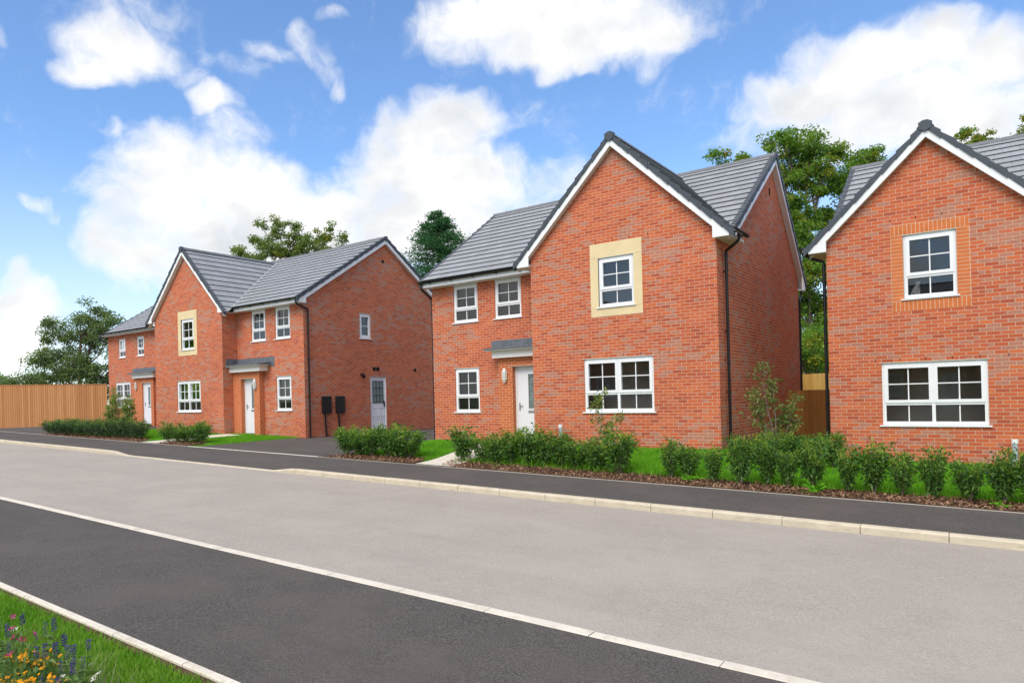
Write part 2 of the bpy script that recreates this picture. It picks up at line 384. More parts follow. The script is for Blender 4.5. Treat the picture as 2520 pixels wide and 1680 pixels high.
def blades(name, pts, zs, h, w, mat, seed, label, lean=.5):
    r = np.random.default_rng(seed); n = len(pts); P = np.column_stack([pts, zs])
    a = r.uniform(0, 2 * np.pi, n); H = h * r.uniform(.55, 1.3, n); Wd = w * r.uniform(.7, 1.3, n)
    side = np.column_stack([np.cos(a), np.sin(a), np.zeros(n)]) * Wd[:, None] * .5
    la = r.uniform(0, 2 * np.pi, n); ln = np.abs(r.normal(0, lean, n)) * H
    tip = np.column_stack([np.cos(la) * ln, np.sin(la) * ln, H])
    mid = tip * .5; mid[:, 2] += H * .12
    V = np.concatenate([P - side, P + side, P + mid + side * .7, P + mid - side * .7, P + tip], 0)
    i = np.arange(n); Q = np.column_stack([i, i + n, i + 2 * n, i + 3 * n]); T = np.column_stack([i + 3 * n, i + 2 * n, i + 4 * n, i + 4 * n])
    me = bpy.data.meshes.new(name)
    faces = np.concatenate([Q.ravel(), T[:, :3].ravel()])
    me.vertices.add(len(V)); me.vertices.foreach_set('co', V.astype(np.float32).ravel())
    me.loops.add(len(faces)); me.loops.foreach_set('vertex_index', faces.astype(np.int32))
    me.polygons.add(2 * n); me.polygons.foreach_set('loop_start', np.concatenate([np.arange(n) * 4, 4 * n + np.arange(n) * 3]).astype(np.int32))
    me.polygons.foreach_set('loop_total', np.concatenate([np.full(n, 4), np.full(n, 3)]).astype(np.int32))
    me.update(calc_edges=True); me.materials.append(mat)
    o = bpy.data.objects.new(name, me); COL.objects.link(o); return tag(o, label, 'grass', kind='stuff')
def inquad(x, y, q):
    s = True
    for i in range(4):
        a, b = q[i], q[(i + 1) % 4]
        s &= ((b[0] - a[0]) * (y - a[1]) - (b[1] - a[1]) * (x - a[0])) > 0
    return s
def lawn_blades():
    r = np.random.default_rng(5); n = 150000
    x = np.concatenate([r.uniform(-13.85, 3.2, n), r.uniform(-31, -20.15, n // 3)]); y = np.concatenate([r.uniform(12.5, 17.2, n), r.uniform(12.4, 16.4, n // 3)])
    keep = np.ones(len(x), bool)
    for b in BEDS: keep &= ~(inquad(x, y, b) & (r.random(len(x)) < .985))
    for q in (((-10.85, 12.0), (-9.83, 12.0), (-10.45, 15.6), (-11.45, 15.6)), ((-23.4, 12.0), (-22.4, 12.0), (-22.75, 15.6), (-23.75, 15.6))): keep &= ~inquad(x, y, q)
    keep &= ~((x < -9) & (y > 16.4)); keep &= (y > 12.62)
    x, y = x[keep], y[keep]; z = np.array([hz(a, b) for a, b in zip(x, y)])
    dens = .055
    blades('lawn_grass', np.column_stack([x, y]), z, dens, .009, M['blade'], 6, 'bright green short grass on the lawns in front of the houses', .45)
    n = 80000
    x = -3.2 - r.random(n) ** 1.0 * 7.5; y = 2.335 - r.random(n) * 1.9
    z = np.array([zf(a) - .012 for a in x])
    blades('verge_grass', np.column_stack([x, y]), z, .05, .0055, M['blade_near'], 8, 'dense mown grass of the verge beside the near footpath', .75)
    n = 1500                                           # longer tufts at lawn and bed edges
    x = r.uniform(-10.3, 3, n); y = 12.86 + r.normal(0, .07, n)
    blades('edge_grass', np.column_stack([x, y]), np.array([hz(a, b) for a, b in zip(x, y)]), .15, .010, M['blade'], 9, 'longer tufts of grass where the lawn meets the bark bed', .6)
lawn_blades()

# ------------------------------------------------------------------ house building
def V3(P): return Vector(P)
FL = .9                                                # ground-window sill above floor level
def wall(mb, f, outer, holes=(), reveal=.1, uo=0.):
    """f(a,b,o)->xyz ; o outward. outer polygon (a,b); holes (a0,b0,a1,b1)"""
    loops = [[Vector((a, b, 0)) for a, b in outer]]
    for a0, b0, a1, b1 in holes: loops.append([Vector((a0, b0, 0)), Vector((a0, b1, 0)), Vector((a1, b1, 0)), Vector((a1, b0, 0))])
    flatp = [p for l in loops for p in l]
    for t in tessellate_polygon(loops):
        ps = [flatp[i] for i in t]
        mb.face([f(p.x, p.y, 0) for p in ps], [(p.x + uo, p.y) for p in ps])
    for a0, b0, a1, b1 in holes:
        for (pa, pb) in (((a0, b0), (a0, b1)), ((a1, b0), (a1, b1)), ((a0, b0), (a1, b0)), ((a0, b1), (a1, b1))):
            q = [f(*pa, 0), f(*pb, 0), f(*pb, -reveal), f(*pa, -reveal)]
            if pa[0] == pb[0]: uv = [(pa[0] + uo, pa[1]), (pb[0] + uo, pb[1]), (pb[0] + uo + .1, pb[1]), (pa[0] + uo + .1, pa[1])]
            else: uv = [(pa[0] + uo, pa[1]), (pb[0] + uo, pb[1]), (pb[0] + uo, pb[1] + .06), (pa[0] + uo, pa[1] + .06)]
            mb.face(q, uv)
def window(root, f, a0, b0, a1, b1, ncas=1, plain=False, room=True, depth=1.35, rex=.45, paint='room'):
    fr = MB(); g = MB(); bars = MB()
    bx = lambda mb, x0, y0, x1, y1, o0, o1: mb.box(x0, y0, o0, x1, y1, o1, lambda a, b, o: f(a, b, o))
    F0, F1 = -.10, -.035
    B0 = b0 + .045                                      # frame stands on the sill
    fw = .066
    bx(fr, a0, B0, a0 + fw, b1 - .012, F0, F1); bx(fr, a1 - fw, B0, a1, b1 - .012, F0, F1)
    bx(fr, a0 + fw, B0, a1 - fw, B0 + fw, F0, F1); bx(fr, a0 + fw, b1 - .012 - fw, a1 - fw, b1 - .012, F0, F1)
    if plain:
        trs = None
    else:
        trs = B0 + (b1 - B0) * .335
        bx(fr, a0 + fw, trs - .03, a1 - fw, trs + .03, F0, F1 - .001)
    cw = (a1 - a0) / ncas
    for k in range(ncas):
        l = a0 + k * cw + (fw if k == 0 else .03); r_ = a0 + (k + 1) * cw - (fw if k == ncas - 1 else .03)
        if k > 0: bx(fr, a0 + k * cw - .03, B0 + fw, a0 + k * cw + .03, b1 - .012 - fw, F0, F1 - .0005)
        rows = [(B0 + fw, b1 - .012 - fw, 2, True)] if plain else [(B0 + fw, trs - .03, 1, False), (trs + .03, b1 - .012 - fw, 2, True)]
        for (lo, hi, nr, sash) in rows:
            L, R_, LO, HI = l, r_, lo, hi
            if sash:                                    # opening sash sits proud of the frame
                s = .064; L -= .018; R_ += .018; LO -= .014; HI += .014
                bx(fr, L, LO, L + s, HI, F0 + .01, -.018); bx(fr, R_ - s, LO, R_, HI, F0 + .01, -.018)
                bx(fr, L + s, LO, R_ - s, LO + s, F0 + .01, -.018); bx(fr, L + s, HI - s, R_ - s, HI, F0 + .01, -.018)
                L += s; R_ -= s; LO += s; HI -= s
            else:
                L += .004; R_ -= .004; LO += .004; HI -= .004
            g.face([f(L, LO, -.075), f(R_, LO, -.075), f(R_, HI, -.075), f(L, HI, -.075)])
            m_ = (L + R_) / 2
            if not (plain and (a1 - a0) < .7): bx(bars, m_ - .011, LO, m_ + .011, HI, -.074, -.060)
            if nr == 2: bx(bars, L, (LO + HI) / 2 - .011, R_, (LO + HI) / 2 + .011, -.0735, -.0605)
    win = fr.build('window', M['white'], root)
    bars.build('glazing_bars', M['white'], win)
    g.build('glass', M['glass'], win)
    s = MB(); s.prism([(F0, b0 + .045), (.035, b0 + .032), (.035, b0 + .006), (.012, b0 + .006), (F0, b0 + .012)], a0 - .055, a1 + .045, lambda o, b, a: f(a, b, o))
    s.build('sill', M['white'], win)
    l = MB(); bx(l, a0 - .04, b1 - .010, a1 + .04, b1 - .001, -.09, .008); l.build('lintel', M['galv'], win)
    if room:
        rm = MB(); O = -.101; D = -depth
        ia0, ib0, ia1, ib1 = a0 - .5, b0 - .55, a1 + rex, b1 + .12
        h = [(a0, b0), (a1, b0), (a1, b1), (a0, b1)]; H = [(ia0, ib0), (ia1, ib0), (ia1, ib1), (ia0, ib1)]
        for i in range(4):
            j = (i + 1) % 4
            rm.face([f(*h[i], O), f(*h[j], O), f(*h[j], O - .12), f(*h[i], O - .12)])
            rm.face([f(*h[i], O - .12), f(*h[j], O - .12), f(*H[j], O - .121), f(*H[i], O - .121)])
            rm.face([f(*H[i], O - .121), f(*H[j], O - .121), f(*H[j], D), f(*H[i], D)])
        rm.face([f(*p, D) for p in H])
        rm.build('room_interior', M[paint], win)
    return win
def slope(mb, A0, A1, B0, B1, n, u0=0.):
    """courses of tiles from lower edge A0-A1 to upper edge B0-B1"""
    A0, A1, B0, B1 = map(Vector, (A0, A1, B0, B1)); nrm = (A1 - A0).cross(B0 - A0).normalized()
    if nrm.z < 0: nrm = -nrm
    d = (A1 - A0).normalized()
    for k in range(n):
        s, t = k / n, (k + 1) / n + .25 / n
        p0, p1, q0, q1 = A0.lerp(B0, s), A1.lerp(B1, s), A0.lerp(B0, min(t, 1)), A1.lerp(B1, min(t, 1))
        h = .047
        P0, P1, Q0, Q1 = p0 + nrm * h, p1 + nrm * h, q0 + nrm * .006, q1 + nrm * .006
        U = [(P0 - A0).dot(d) + u0, (P1 - A0).dot(d) + u0, (Q1 - A0).dot(d) + u0, (Q0 - A0).dot(d) + u0]
        mb.face([P0, P1, Q1, Q0], [(U[0], k + .1), (U[1], k + .1), (U[2], k + .9), (U[3], k + .9)])
        b0, b1 = P0 - nrm * .015, P1 - nrm * .015
        mb.face([P0, P1, b1, b0], [(.1 + U[0], k + .1)] * 4); mb.face([b0, b1, Q1 - nrm * .012, Q0 - nrm * .012], [(.1, k + .1)] * 4)
        mb.face([P0, Q0, Q0 - nrm * .012, b0], [(.1, k + .1)] * 4); mb.face([P1, Q1, Q1 - nrm * .012, b1], [(.1, k + .1)] * 4)
def gable_trim(root, f, L, A, Rr, o, wl, wr, boxv, footL=True, footR=True, back=0., caps=True, board=.150, t=.03, ks=.8):
    """L,A,Rr: (a,b) tile line at left tip, apex, right tip. o = overhang (board front plane). wl, wr wall edges"""
    def line(a):
        if a <= A[0]: return L[1] + (A[1] - L[1]) * (a - L[0]) / (A[0] - L[0])
        return Rr[1] + (A[1] - Rr[1]) * (a - Rr[0]) / (A[0] - Rr[0])
    dn = .075; bd = board + dn + .03
    sl = (L[0] + .10); sr = (Rr[0] - .10)
    poly = [(A[0], A[1] - dn)]
    poly += [(sl, line(sl) - dn)]
    if footL: poly += [(sl, boxv[0]), (wl + .03, boxv[0]), (wl + .03, line(wl + .03) - bd)]
    else: poly += [(sl, line(sl) - bd)]
    poly += [(A[0], A[1] - bd)]
    mb = MB(); mb.prism(poly, o - t, o, f)
    poly = [(A[0], A[1] - dn)]
    poly += [(A[0], A[1] - bd)]
    if footR: poly += [(wr - .03, line(wr - .03) - bd), (wr - .03, boxv[1]), (sr, boxv[1]), (sr, line(sr) - dn)]
    else: poly += [(sr, line(sr) - bd), (sr, line(sr) - dn)]
    mb.prism(poly, o - t, o, f)
    mb.build('bargeboard', M['white'], root)
    # sloping soffit closing the overhang behind the board
    sf = MB()
    for (a, b) in ((sl, A[0]), (A[0], sr)):
        za, zb = line(a) - bd + .02, line(b) - bd + .02
        sf.face([f(a, za, o - t), f(b, zb, o - t), f(b, zb, -.01), f(a, za, -.01)])
    sf.build('soffit', M['soffit'], root)
    if caps:
        mb = MB()
        for (P, Q) in ((L, A), (Rr, A)):
            n = max(3, int(round(math.dist(P, Q) / .345)))
            for k in range(n):
                s0, s1 = k / n, (k + 1) / n
                x0, z0 = P[0] + (Q[0] - P[0]) * s0, P[1] + (Q[1] - P[1]) * s0; x1, z1 = P[0] + (Q[0] - P[0]) * s1, P[1] + (Q[1] - P[1]) * s1
                mb.prism([(x0, z0 + .075), (x1, z1 + .030), (x1, z1 - .075), (x0, z0 - .10)], o - .10, o + .030 - .010 * (k % 2), f)
        mb.prism([(A[0] - .13 * ks, A[1] - .10), (A[0] - .15 * ks, A[1] + .03), (A[0] - .05 * ks, A[1] + .03 + .055 * ks), (A[0] + .05 * ks, A[1] + .03 + .055 * ks), (A[0] + .15 * ks, A[1] + .03), (A[0] + .13 * ks, A[1] - .10), (A[0], A[1] - .15)], o - .05, o + .045, f)
        mb.build('verge_capping', M['verge'], root)
def ridge_tiles(root, p, q):
    p, q = Vector(p), Vector(q); d = (q - p); n = max(2, int(d.length / .45)); mb = MB()
    side = d.normalized().cross(Vector((0, 0, 1)))
    for k in range(n):
        a, b = p.lerp(q, k / n), p.lerp(q, (k + 1) / n)
        r0 = .012 * 0
        prof = [(-.15, -.085), (-.07, .02), (.07, .02), (.15, -.085), (.13, -.085), (0, 0.0), (-.13, -.085)]
        A = [a + side * x + Vector((0, 0, z + .03)) for x, z in prof]; B = [b + side * x + Vector((0, 0, z + .022)) for x, z in prof]
        for i in range(len(prof)): j = (i + 1) % len(prof); mb.face([A[i], A[j], B[j], B[i]])
        mb.face(A); mb.face(B)
    mb.build('ridge_tiles', M['tile'], root)
def gutter(root, p, q, brackets=True, caps=True, out=None):
    """half round gutter from p to q; out = outward horizontal unit vector"""
    p, q, out = Vector(p), Vector(q), Vector(out); mb = MB(); n = 7; r = .058
    def ring(c, r): return [c + out * (-math.cos(math.pi * k / n)) * r + Vector((0, 0, -math.sin(math.pi * k / n) * r)) for k in range(n + 1)]
    A, B, a, b = ring(p, r), ring(q, r), ring(p, r - .008), ring(q, r - .008)
    for k in range(n): mb.face([A[k], A[k + 1], B[k + 1], B[k]]); mb.face([a[k], a[k + 1], b[k + 1], b[k]])
    for k in (0, n): mb.face([A[k], a[k], b[k], B[k]])
    mb.face(A); mb.face(B)
    d = (q - p); L = d.length; m = max(1, int(L / .9))
    if brackets:
        for i in range(m + 1):
            c = p + d * ((i + .5) / (m + 1)); w = d.normalized() * .018
            for s in (0,): 
                A_, B_ = ring(c - w, r + .012), ring(c + w, r + .012)
                for k in range(n): mb.face([A_[k], A_[k + 1], B_[k + 1], B_[k]])
                mb.face(A_); mb.face(B_)
            mb.box(-.02, -.02, -.075, .02, .02, -.02, lambda x, y, z: c - out * .07 + d.normalized() * x + out * y + Vector((0, 0, z)))
    mb.build('gutter', M['black'], root)
def downpipe(root, top, wallpt, bottom, side):
    """top at gutter outlet, wallpt where it meets wall, bottom z"""
    t, w = Vector(top), Vector(wallpt); mb = MB()
    pts = [t, t + Vector((0, 0, -.12)), t.lerp(w, .12) + Vector((0, 0, -.12)), w + Vector((0, 0, .10)), w, Vector((w.x, w.y, bottom))]
    mb.tube(pts, .034, 10)
    z = w.z - .35
    while z > bottom + .2:
        mb.tube([(w.x, w.y, z - .02), (w.x, w.y, z + .02)], .045, 10)
        s = Vector(side); mb.box(-.012, 0, -.012, .012, .10, .012, lambda x, y, zz: w * 0 + Vector((w.x, w.y, z + zz)) - s * y + s.cross(Vector((0, 0, 1))) * x)
        z -= 1.35
    mb.tube([(w.x, w.y, w.z - .03), (w.x, w.y, w.z + .05)], .042, 10)
    mb.build('downpipe', M['black'], root)
def weeps(root, f, lst):
    for a, b in lst:
        mb = MB(); mb.box(a - .006, b, -.01, a + .006, b + .062, .002, f); mb.build('weep_vent', M['dark'], root)
def bulkhead(root, f, a, b):
    mb = MB()
    for (z, r0) in ((0, .0),):
        prof = [(-.19, .02), (-.165, .055), (-.12, .07), (.12, .07), (.165, .055), (.19, .02)]
        n = 12; rings = []
        for (h, r) in prof: rings.append([f(a + math.sin(math.pi * 2 * k / n) * r, b + h, .045 + math.cos(math.pi * 2 * k / n) * r * .75) for k in range(n)])
        for A, B in list(zip(rings, rings[1:])):
            for k in range(n): mb.face([A[k], A[(k + 1) % n], B[(k + 1) % n], B[k]])
        mb.face(rings[0]); mb.face(rings[-1])
    o = mb.build('wall_light', M['lampglass'], root, smooth=True)
    mb = MB()
    mb.box(a - .055, b - .15, -.002, a + .055, b + .15, .02, f)
    for h0, h1 in ((-.20, -.10), (.10, .20)):
        n = 12; A = [f(a + math.sin(math.pi * 2 * k / n) * (.076 if abs(h0) < .15 else .035), b + h0, .045 + math.cos(math.pi * 2 * k / n) * (.058 if abs(h0) < .15 else .03)) for k in range(n)]
        B = [f(a + math.sin(math.pi * 2 * k / n) * (.076 if abs(h1) < .15 else .035), b + h1, .045 + math.cos(math.pi * 2 * k / n) * (.058 if abs(h1) < .15 else .03)) for k in range(n)]
        for k in range(n): mb.face([A[k], A[(k + 1) % n], B[(k + 1) % n], B[k]])
        mb.face(A); mb.face(B)
    for k in range(5):
        t = math.pi * (k / 4 - .5)
        x, o_ = math.sin(t) * .075, .045 + math.cos(t) * .058
        mb.box(a + x - .004, b - .11, o_ - .004, a + x + .004, b + .11, o_ + .004, f)
    mb.build('light_cage', M['white'], o)
M['lampglass'] = flat('lamp_glass', (.62, .60, .52), .2, .1, 8, .5)
def front_door(root, f, a0, b0, a1, b1, handle_left=True, glass_a=None):
    fr = MB(); fr.box(a0, b0, -.09, a0 + .05, b1, -.02, f); fr.box(a1 - .05, b0, -.09, a1, b1, -.02, f); fr.box(a0 + .05, b1 - .05, -.09, a1 - .05, b1, -.02, f)
    d = MB(); d.box(a0 + .052, b0 + .03, -.085, a1 - .052, b1 - .052, -.04, f)
    w = a1 - a0 - .104; x0 = a0 + .052
    ga, gb = (x0 + w * .54, x0 + w * .80) if handle_left else (x0 + w * .20, x0 + w * .46)
    if glass_a: ga, gb = glass_a
    gz0, gz1 = b0 + .98, b1 - .22
    for (p, q, r_, s_) in ((ga - .03, gz0 - .03, ga, gz1 + .03), (gb, gz0 - .03, gb + .03, gz1 + .03), (ga, gz0 - .03, gb, gz0), (ga, gz1, gb, gz1 + .03)): d.box(p, q, -.041, r_, s_, -.028, f)
    for k in range(1, 9):
        xx = x0 + w * k / 9; d.box(xx - .003, b0 + .08, -.0405, xx + .003, b1 - .14, -.038, f) if not (ga - .035 < xx < gb + .035) else d.box(xx - .003, b0 + .08, -.0405, xx + .003, gz0 - .06, -.038, f)
    o = d.build('door', M['doorwhite'], root); fr.build('door_frame', M['white'], o)
    g = MB(); g.box(ga, gz0, -.041, gb, gz1, -.036, f); g.build('glass', M['frosted'], o)
    l = MB(); c = (ga + gb) / 2
    l.box(ga + .02, gz0, -.036, ga + .026, gz1, -.033, f); l.box(gb - .026, gz0, -.036, gb - .02, gz1, -.033, f)
    for zz in (gz0 + .03, gz0 + .09, gz1 - .09, gz1 - .03): l.box(ga, zz - .003, -.0362, gb, zz + .003, -.0332, f)
    l.build('leading', M['dark'], o)
    lb = MB(); lb.box(c - .14, gz0 - .12, -.04, c + .14, gz0 - .065, -.03, f); lb.build('letterbox', M['steel'], o)
    h = MB(); hx = x0 + .07 if handle_left else a1 - .052 - .07
    h.box(hx - .016, b0 + .92, -.04, hx + .016, b0 + 1.14, -.03, f); h.box(hx - .012, b0 + 1.05, -.03, hx + .12 * (1 if handle_left else -1) , b0 + 1.075, .005, f) if False else h.box(min(hx, hx + (.11 if handle_left else -.11)), b0 + 1.05, -.01, max(hx, hx + (.11 if handle_left else -.11)), b0 + 1.072, .006, f)
    h.box(hx - .009, b0 + 1.048, -.03, hx + .009, b0 + 1.074, -.01, f)
    h.build('handle', M['steel'], o)
    th = MB(); th.box(a0 + .05, b0, -.09, a1 - .05, b0 + .03, .01, f); th.build('threshold', M['steel'], o)
    return o
def canopy(root, f, wd, a0, a1, ba, bb, pf, v0, lip):
    """flat porch canopy: f(a,b,o) with o measured from the recess wall. box a ba..bb, slab a0..a1, porch front pf, v0 underside"""
    b = MB(); b.box(ba, v0, .0, bb, v0 + .20, pf + .16, f); b.box(ba - .16 if not lip[0] else ba, v0 + .2005, .0, bb + .16 if not lip[1] else bb, v0 + .235, pf + .30, f)
    o = b.build('porch_canopy', M['soffit'], root)
    l = MB(); t = v0 + .236
    pr = pf + .34
    xa, xb = (ba if lip[0] else ba - .20), (bb if lip[1] else bb + .20)
    l.box(xa, t, .012, xb, t + .035, pr, f); l.prism([(.012, t + .035), (pr - .02, t + .036), (.012, t + .10)], xa + .02, xb - .02, lambda a, b, o: f(o, b, a))
    x0, x1 = (a0, a1)
    l.box(x0, t + .05, .002, x1, t + .29, .014, f)
    for a, s_ in ((x0, not lip[0]), (x1 - .22, not lip[1])):
        if s_: l.box(a, v0 + .16, .002, a + .22, t + .05, .013, f)
    for a, s_ in ((x0 + .002, lip[0]), (x1 - .014, lip[1])):
        if s_: l.box(a, v0 + .16, .014, a + .012, t + .30, pr - .05, f)
    l.build('lead_flashing', M['lead'], o)
    for k in range(3):
        c = MB(); a = xa + (xb - xa) * (k + .6) / 3.4; c.box(a, t + .02, pr - .05, a + .03, t + .055, pr + .004, f); c.build('lead_clip', M['steel'], o)
    return o

def house(name, label, org, P):
    """local axes: x right, y depth, z up (0 = floor). all v values are given above the ground-window sill."""
    root = empty(name, (org[0], org[1], org[2] - FL)); tag(root, label, 'house')
    front = lambda w: (lambda a, b, o: (a, w - o, b + FL))
    right = lambda x: (lambda a, b, o: (x + o, a, b + FL))
    left = lambda x: (lambda a, b, o: (x - o, a, b + FL))
    L, Rr, ga, gb, d, D = P['L'], P['R'], P['ga'], P['gb'], P['d'], P['D']
    gc = (ga + gb) / 2; sg = P.get('sg', .98); tv = P['tv']       # gable tile apex
    BOT = -1.75
    rw, rv = P['ridge']; rearv = P['rearv']; rear_tip = D + .38
    eV = P.get('ev', 4.03); fe = d - .40                         # front eave tile tip
    fs = (rv - eV) / (rw - fe); rs = (rv - rearv) / (rear_tip - rw)
    wt = .13
    gl = lambda a: tv - sg * abs(a - gc) - wt
    mfl = lambda w: (eV + fs * (w - fe) if w < rw else rv - rs * (w - rw)) - wt
    mb = MB()
    wall(mb, front(0), [(ga, BOT), (gb, BOT), (gb, gl(gb)), (gc, tv - wt), (ga, gl(ga))], P['gh'])
    eb = gl(gb) - .05
    if ga > L + .01:
        wall(mb, left(ga), [(0, BOT), (d, BOT), (d, eb), (0, eb)], uo=.1)
        wall(mb, front(d), [(L, BOT), (ga, BOT), (ga, 4.0), (L, 4.0)], P['rh'])
    if gb < Rr - .01:
        wall(mb, right(gb), [(0, BOT), (d, BOT), (d, eb), (0, eb)], uo=.1)
        wall(mb, front(d), [(gb, BOT), (Rr, BOT), (Rr, 4.0), (gb, 4.0)], P['rh'] if ga <= L + .01 else P.get('rh2', ()))
    fw0 = 0 if gb > Rr - .01 else d
    wall(mb, right(Rr), [(fw0, BOT), (D, BOT), (D, mfl(D)), (rw, rv - wt), (max(fw0, d), mfl(max(fw0, d)))] + ([(0, eb)] if fw0 == 0 else []), P.get('sh', ()), uo=.05)
    lw0 = 0 if ga < L + .01 else d
    wall(mb, left(L), [(lw0, BOT), (D, BOT), (D, mfl(D)), (rw, rv - wt), (max(lw0, d), mfl(max(lw0, d)))] + ([(0, eb)] if lw0 == 0 else []), (), uo=.05)
    wall(mb, lambda a, b, o: (a, D + o, b + FL), [(L, BOT), (Rr, BOT), (Rr, mfl(D)), (L, mfl(D))])
    mb.build('wall', M['brick'], root)
    # roofs
    vo = .15; n1 = P.get('n1', 15); cos = 1
    mr = MB(); X0, X1 = L - vo, Rr + vo
    slope(mr, (X0, fe, eV + FL), (X1, fe, eV + FL), (X0, rw, rv + FL), (X1, rw, rv + FL), n1)
    slope(mr, (X0, rear_tip, rearv + FL), (X1, rear_tip, rearv + FL), (X0, rw, rv + FL), (X1, rw, rv + FL), n1, .2)
    roof = mr.build('roof', M['tile'], root)
    ridge_tiles(roof, (X0, rw, rv + FL), (X1, rw, rv + FL))
    gr = MB(); ov = .43; gt = -.16
    tl, tr_ = ga - ov, gb + ov
    wend = lambda v: max(fe + (v - eV) / fs + .02, .02)
    for side, a in ((0, tl), (1, tr_)):
        v = tv - sg * abs(a - gc)
        lo = (a, gt, v + FL), (a, wend(v), v + FL); hi = (gc, gt, tv + FL), (gc, wend(tv), tv + FL)
        slope(gr, lo[0], lo[1], hi[0], hi[1], P.get('n2', 12), .1)
    g = gr.build('gable_roof', M['tile'], root)
    ridge_tiles(g, (gc, gt, tv + FL), (gc, wend(tv) + .45, tv + FL))
    # light valley strips
    vs = MB()
    for a in (tl, tr_):
        if L - .3 < a < Rr + .3:
            v = tv - sg * abs(a - gc); s = 1 if a > gc else -1
            p0, p1 = Vector((a, wend(v), v + FL + .070)), Vector((gc + s * .05, wend(tv), tv + FL + .055))
            q = Vector((s * .055, .02, .018)); r_ = Vector((-s * .03, -.045, .0))
            vs.face([p0 + q, p1 + q, p1 + r_, p0 + r_])
    if vs.f: vs.build('valley_trim', M['valley'], root)
    fr = front(0)
    tipv = tv - sg * (gc - tl)
    gable_trim(root, fr, (tl, tipv), (gc, tv), (tr_, tipv), .16, ga, gb, (3.82, 3.82))
    # eave boxes of the gable returning along its sides
    n = .012
    for s, a, on in ((-1, ga, True), (1, gb, True)):
        x0, x1 = (a - .33, a) if s < 0 else (a, a + .33)
        yb = d - .33 if ((s < 0 and ga > L + .01) or (s > 0 and gb < Rr - .01)) else max(.62, d - .1)
        eb_ = MB(); eb_.box(x0, -.128, 3.822 + FL, x1, yb, tipv + .02 + FL)
        eb_.build('eave_box', M['soffit'], root)
    # recess fascia, soffit, gutter
    fb = MB()
    segs = []
    if ga > L + .01: segs.append((L - .12, ga - .33))
    if gb < Rr - .01: segs.append((gb + .33, Rr + .12))
    for x0, x1 in segs:
        fb.box(x0, d - .345, 3.85 + FL, x1, d - .32, 4.04 + FL); fb.box(x0, d - .32, 3.852 + FL, x1, d + .0, 3.867 + FL)
        xa, xb = (x0, x1 + .33) if x0 < ga else (x0 - .33, x1)
        if x0 < ga: fb.box(x1, d - .33, 3.8525 + FL, x1 + .33, d, 3.8665 + FL)
        else: fb.box(x0 - .33, d - .33, 3.8525 + FL, x0, d, 3.8665 + FL)
        gutter(root, (x0 - .04, d - .41, 4.015 + FL), (x1 + .0, d - .41, 4.015 + FL), out=(0, -1, 0))
    if fb.f: fb.build('fascia', M['white'], root)
    # rear fascia and gutter
    rb = MB(); rb.box(L - .12, D + .30, rearv - .22 + FL, Rr + .12, D + .33, rearv - .02 + FL); rb.box(L - .12, D, rearv - .22 + FL, Rr + .12, D + .30, rearv - .20 + FL); rb.build('rear_fascia', M['white'], root)
    # side verges
    tL = (fe, eV); tA = (rw, rv); tR = (rear_tip, rearv)
    for f_, fw, foot in ((right(Rr), fw0, fw0 != 0), (left(L), lw0, lw0 != 0)):
        gable_trim(root, f_, tL, tA, tR, vo + .0, d, D, (3.85, rearv - .22), footL=foot, footR=True, board=.135, ks=.5)
    for c in P['win']:
        kind, pl = c[0], c[1]
        f_ = {'g': front(0), 'r': front(d), 's': right(Rr)}[pl]
        window(root, f_, c[2], c[3], c[4], c[5], c[6] if len(c) > 6 else 1, plain=(kind == 'p'), paint=c[7] if len(c) > 7 else 'room')
    return root, front, right, left
def surround(root, f, a0, b0, a1, b1, ia0, ib0, ia1, ib1):
    mb = MB()
    for (x0, y0, x1, y1) in ((a0, ib1, a1, b1), (a0, b0, a1, ib0), (a0, ib0 + .004, ia0, ib1 - .004), (ia1, ib0 + .004, a1, ib1 - .004)): mb.box(x0, y0, -.09, x1, y1, .006, f)
    mb.build('stone_surround', M['stone'], root, bevel=.003)
def porch(root, frontf, d, pf, x0, x1, dx0, dx1, top, lintel_h=.12, side_right=True, side_left=True):
    """orange brick porch: front plane at depth d-pf"""
    f = frontf(d - pf); mb = MB()
    wall(mb, f, [(x0, -1.6), (dx0, -1.6), (dx0, top - lintel_h - .13), (dx1, top - lintel_h - .13), (dx1, -1.6), (x1, -1.6), (x1, top + .05), (x0, top + .05)])
    for a in (dx0, dx1):
        mb.face([f(a, -1.6, 0), f(a, top - lintel_h - .13, 0), f(a, top - lintel_h - .13, -pf + .02), f(a, -1.6, -pf + .02)], [(a, -1.6), (a, top), (a + pf, top), (a + pf, -1.6)])
    for a, s in ((x0, side_left), (x1, side_right)):
        if s: mb.face([f(a, -1.6, 0), f(a, top + .05, 0), f(a, top + .05, -pf), f(a, -1.6, -pf)], [(0, -1.6), (0, top + .05), (pf, top + .05), (pf, -1.6)])
    mb.build('porch_wall', M['orange'], root)
    l = MB(); l.box(dx0 - .12, top - lintel_h - .135, -.10, dx1 + .10, top - lintel_h - .125, .012, f); l.build('porch_lintel', M['galv'], root)

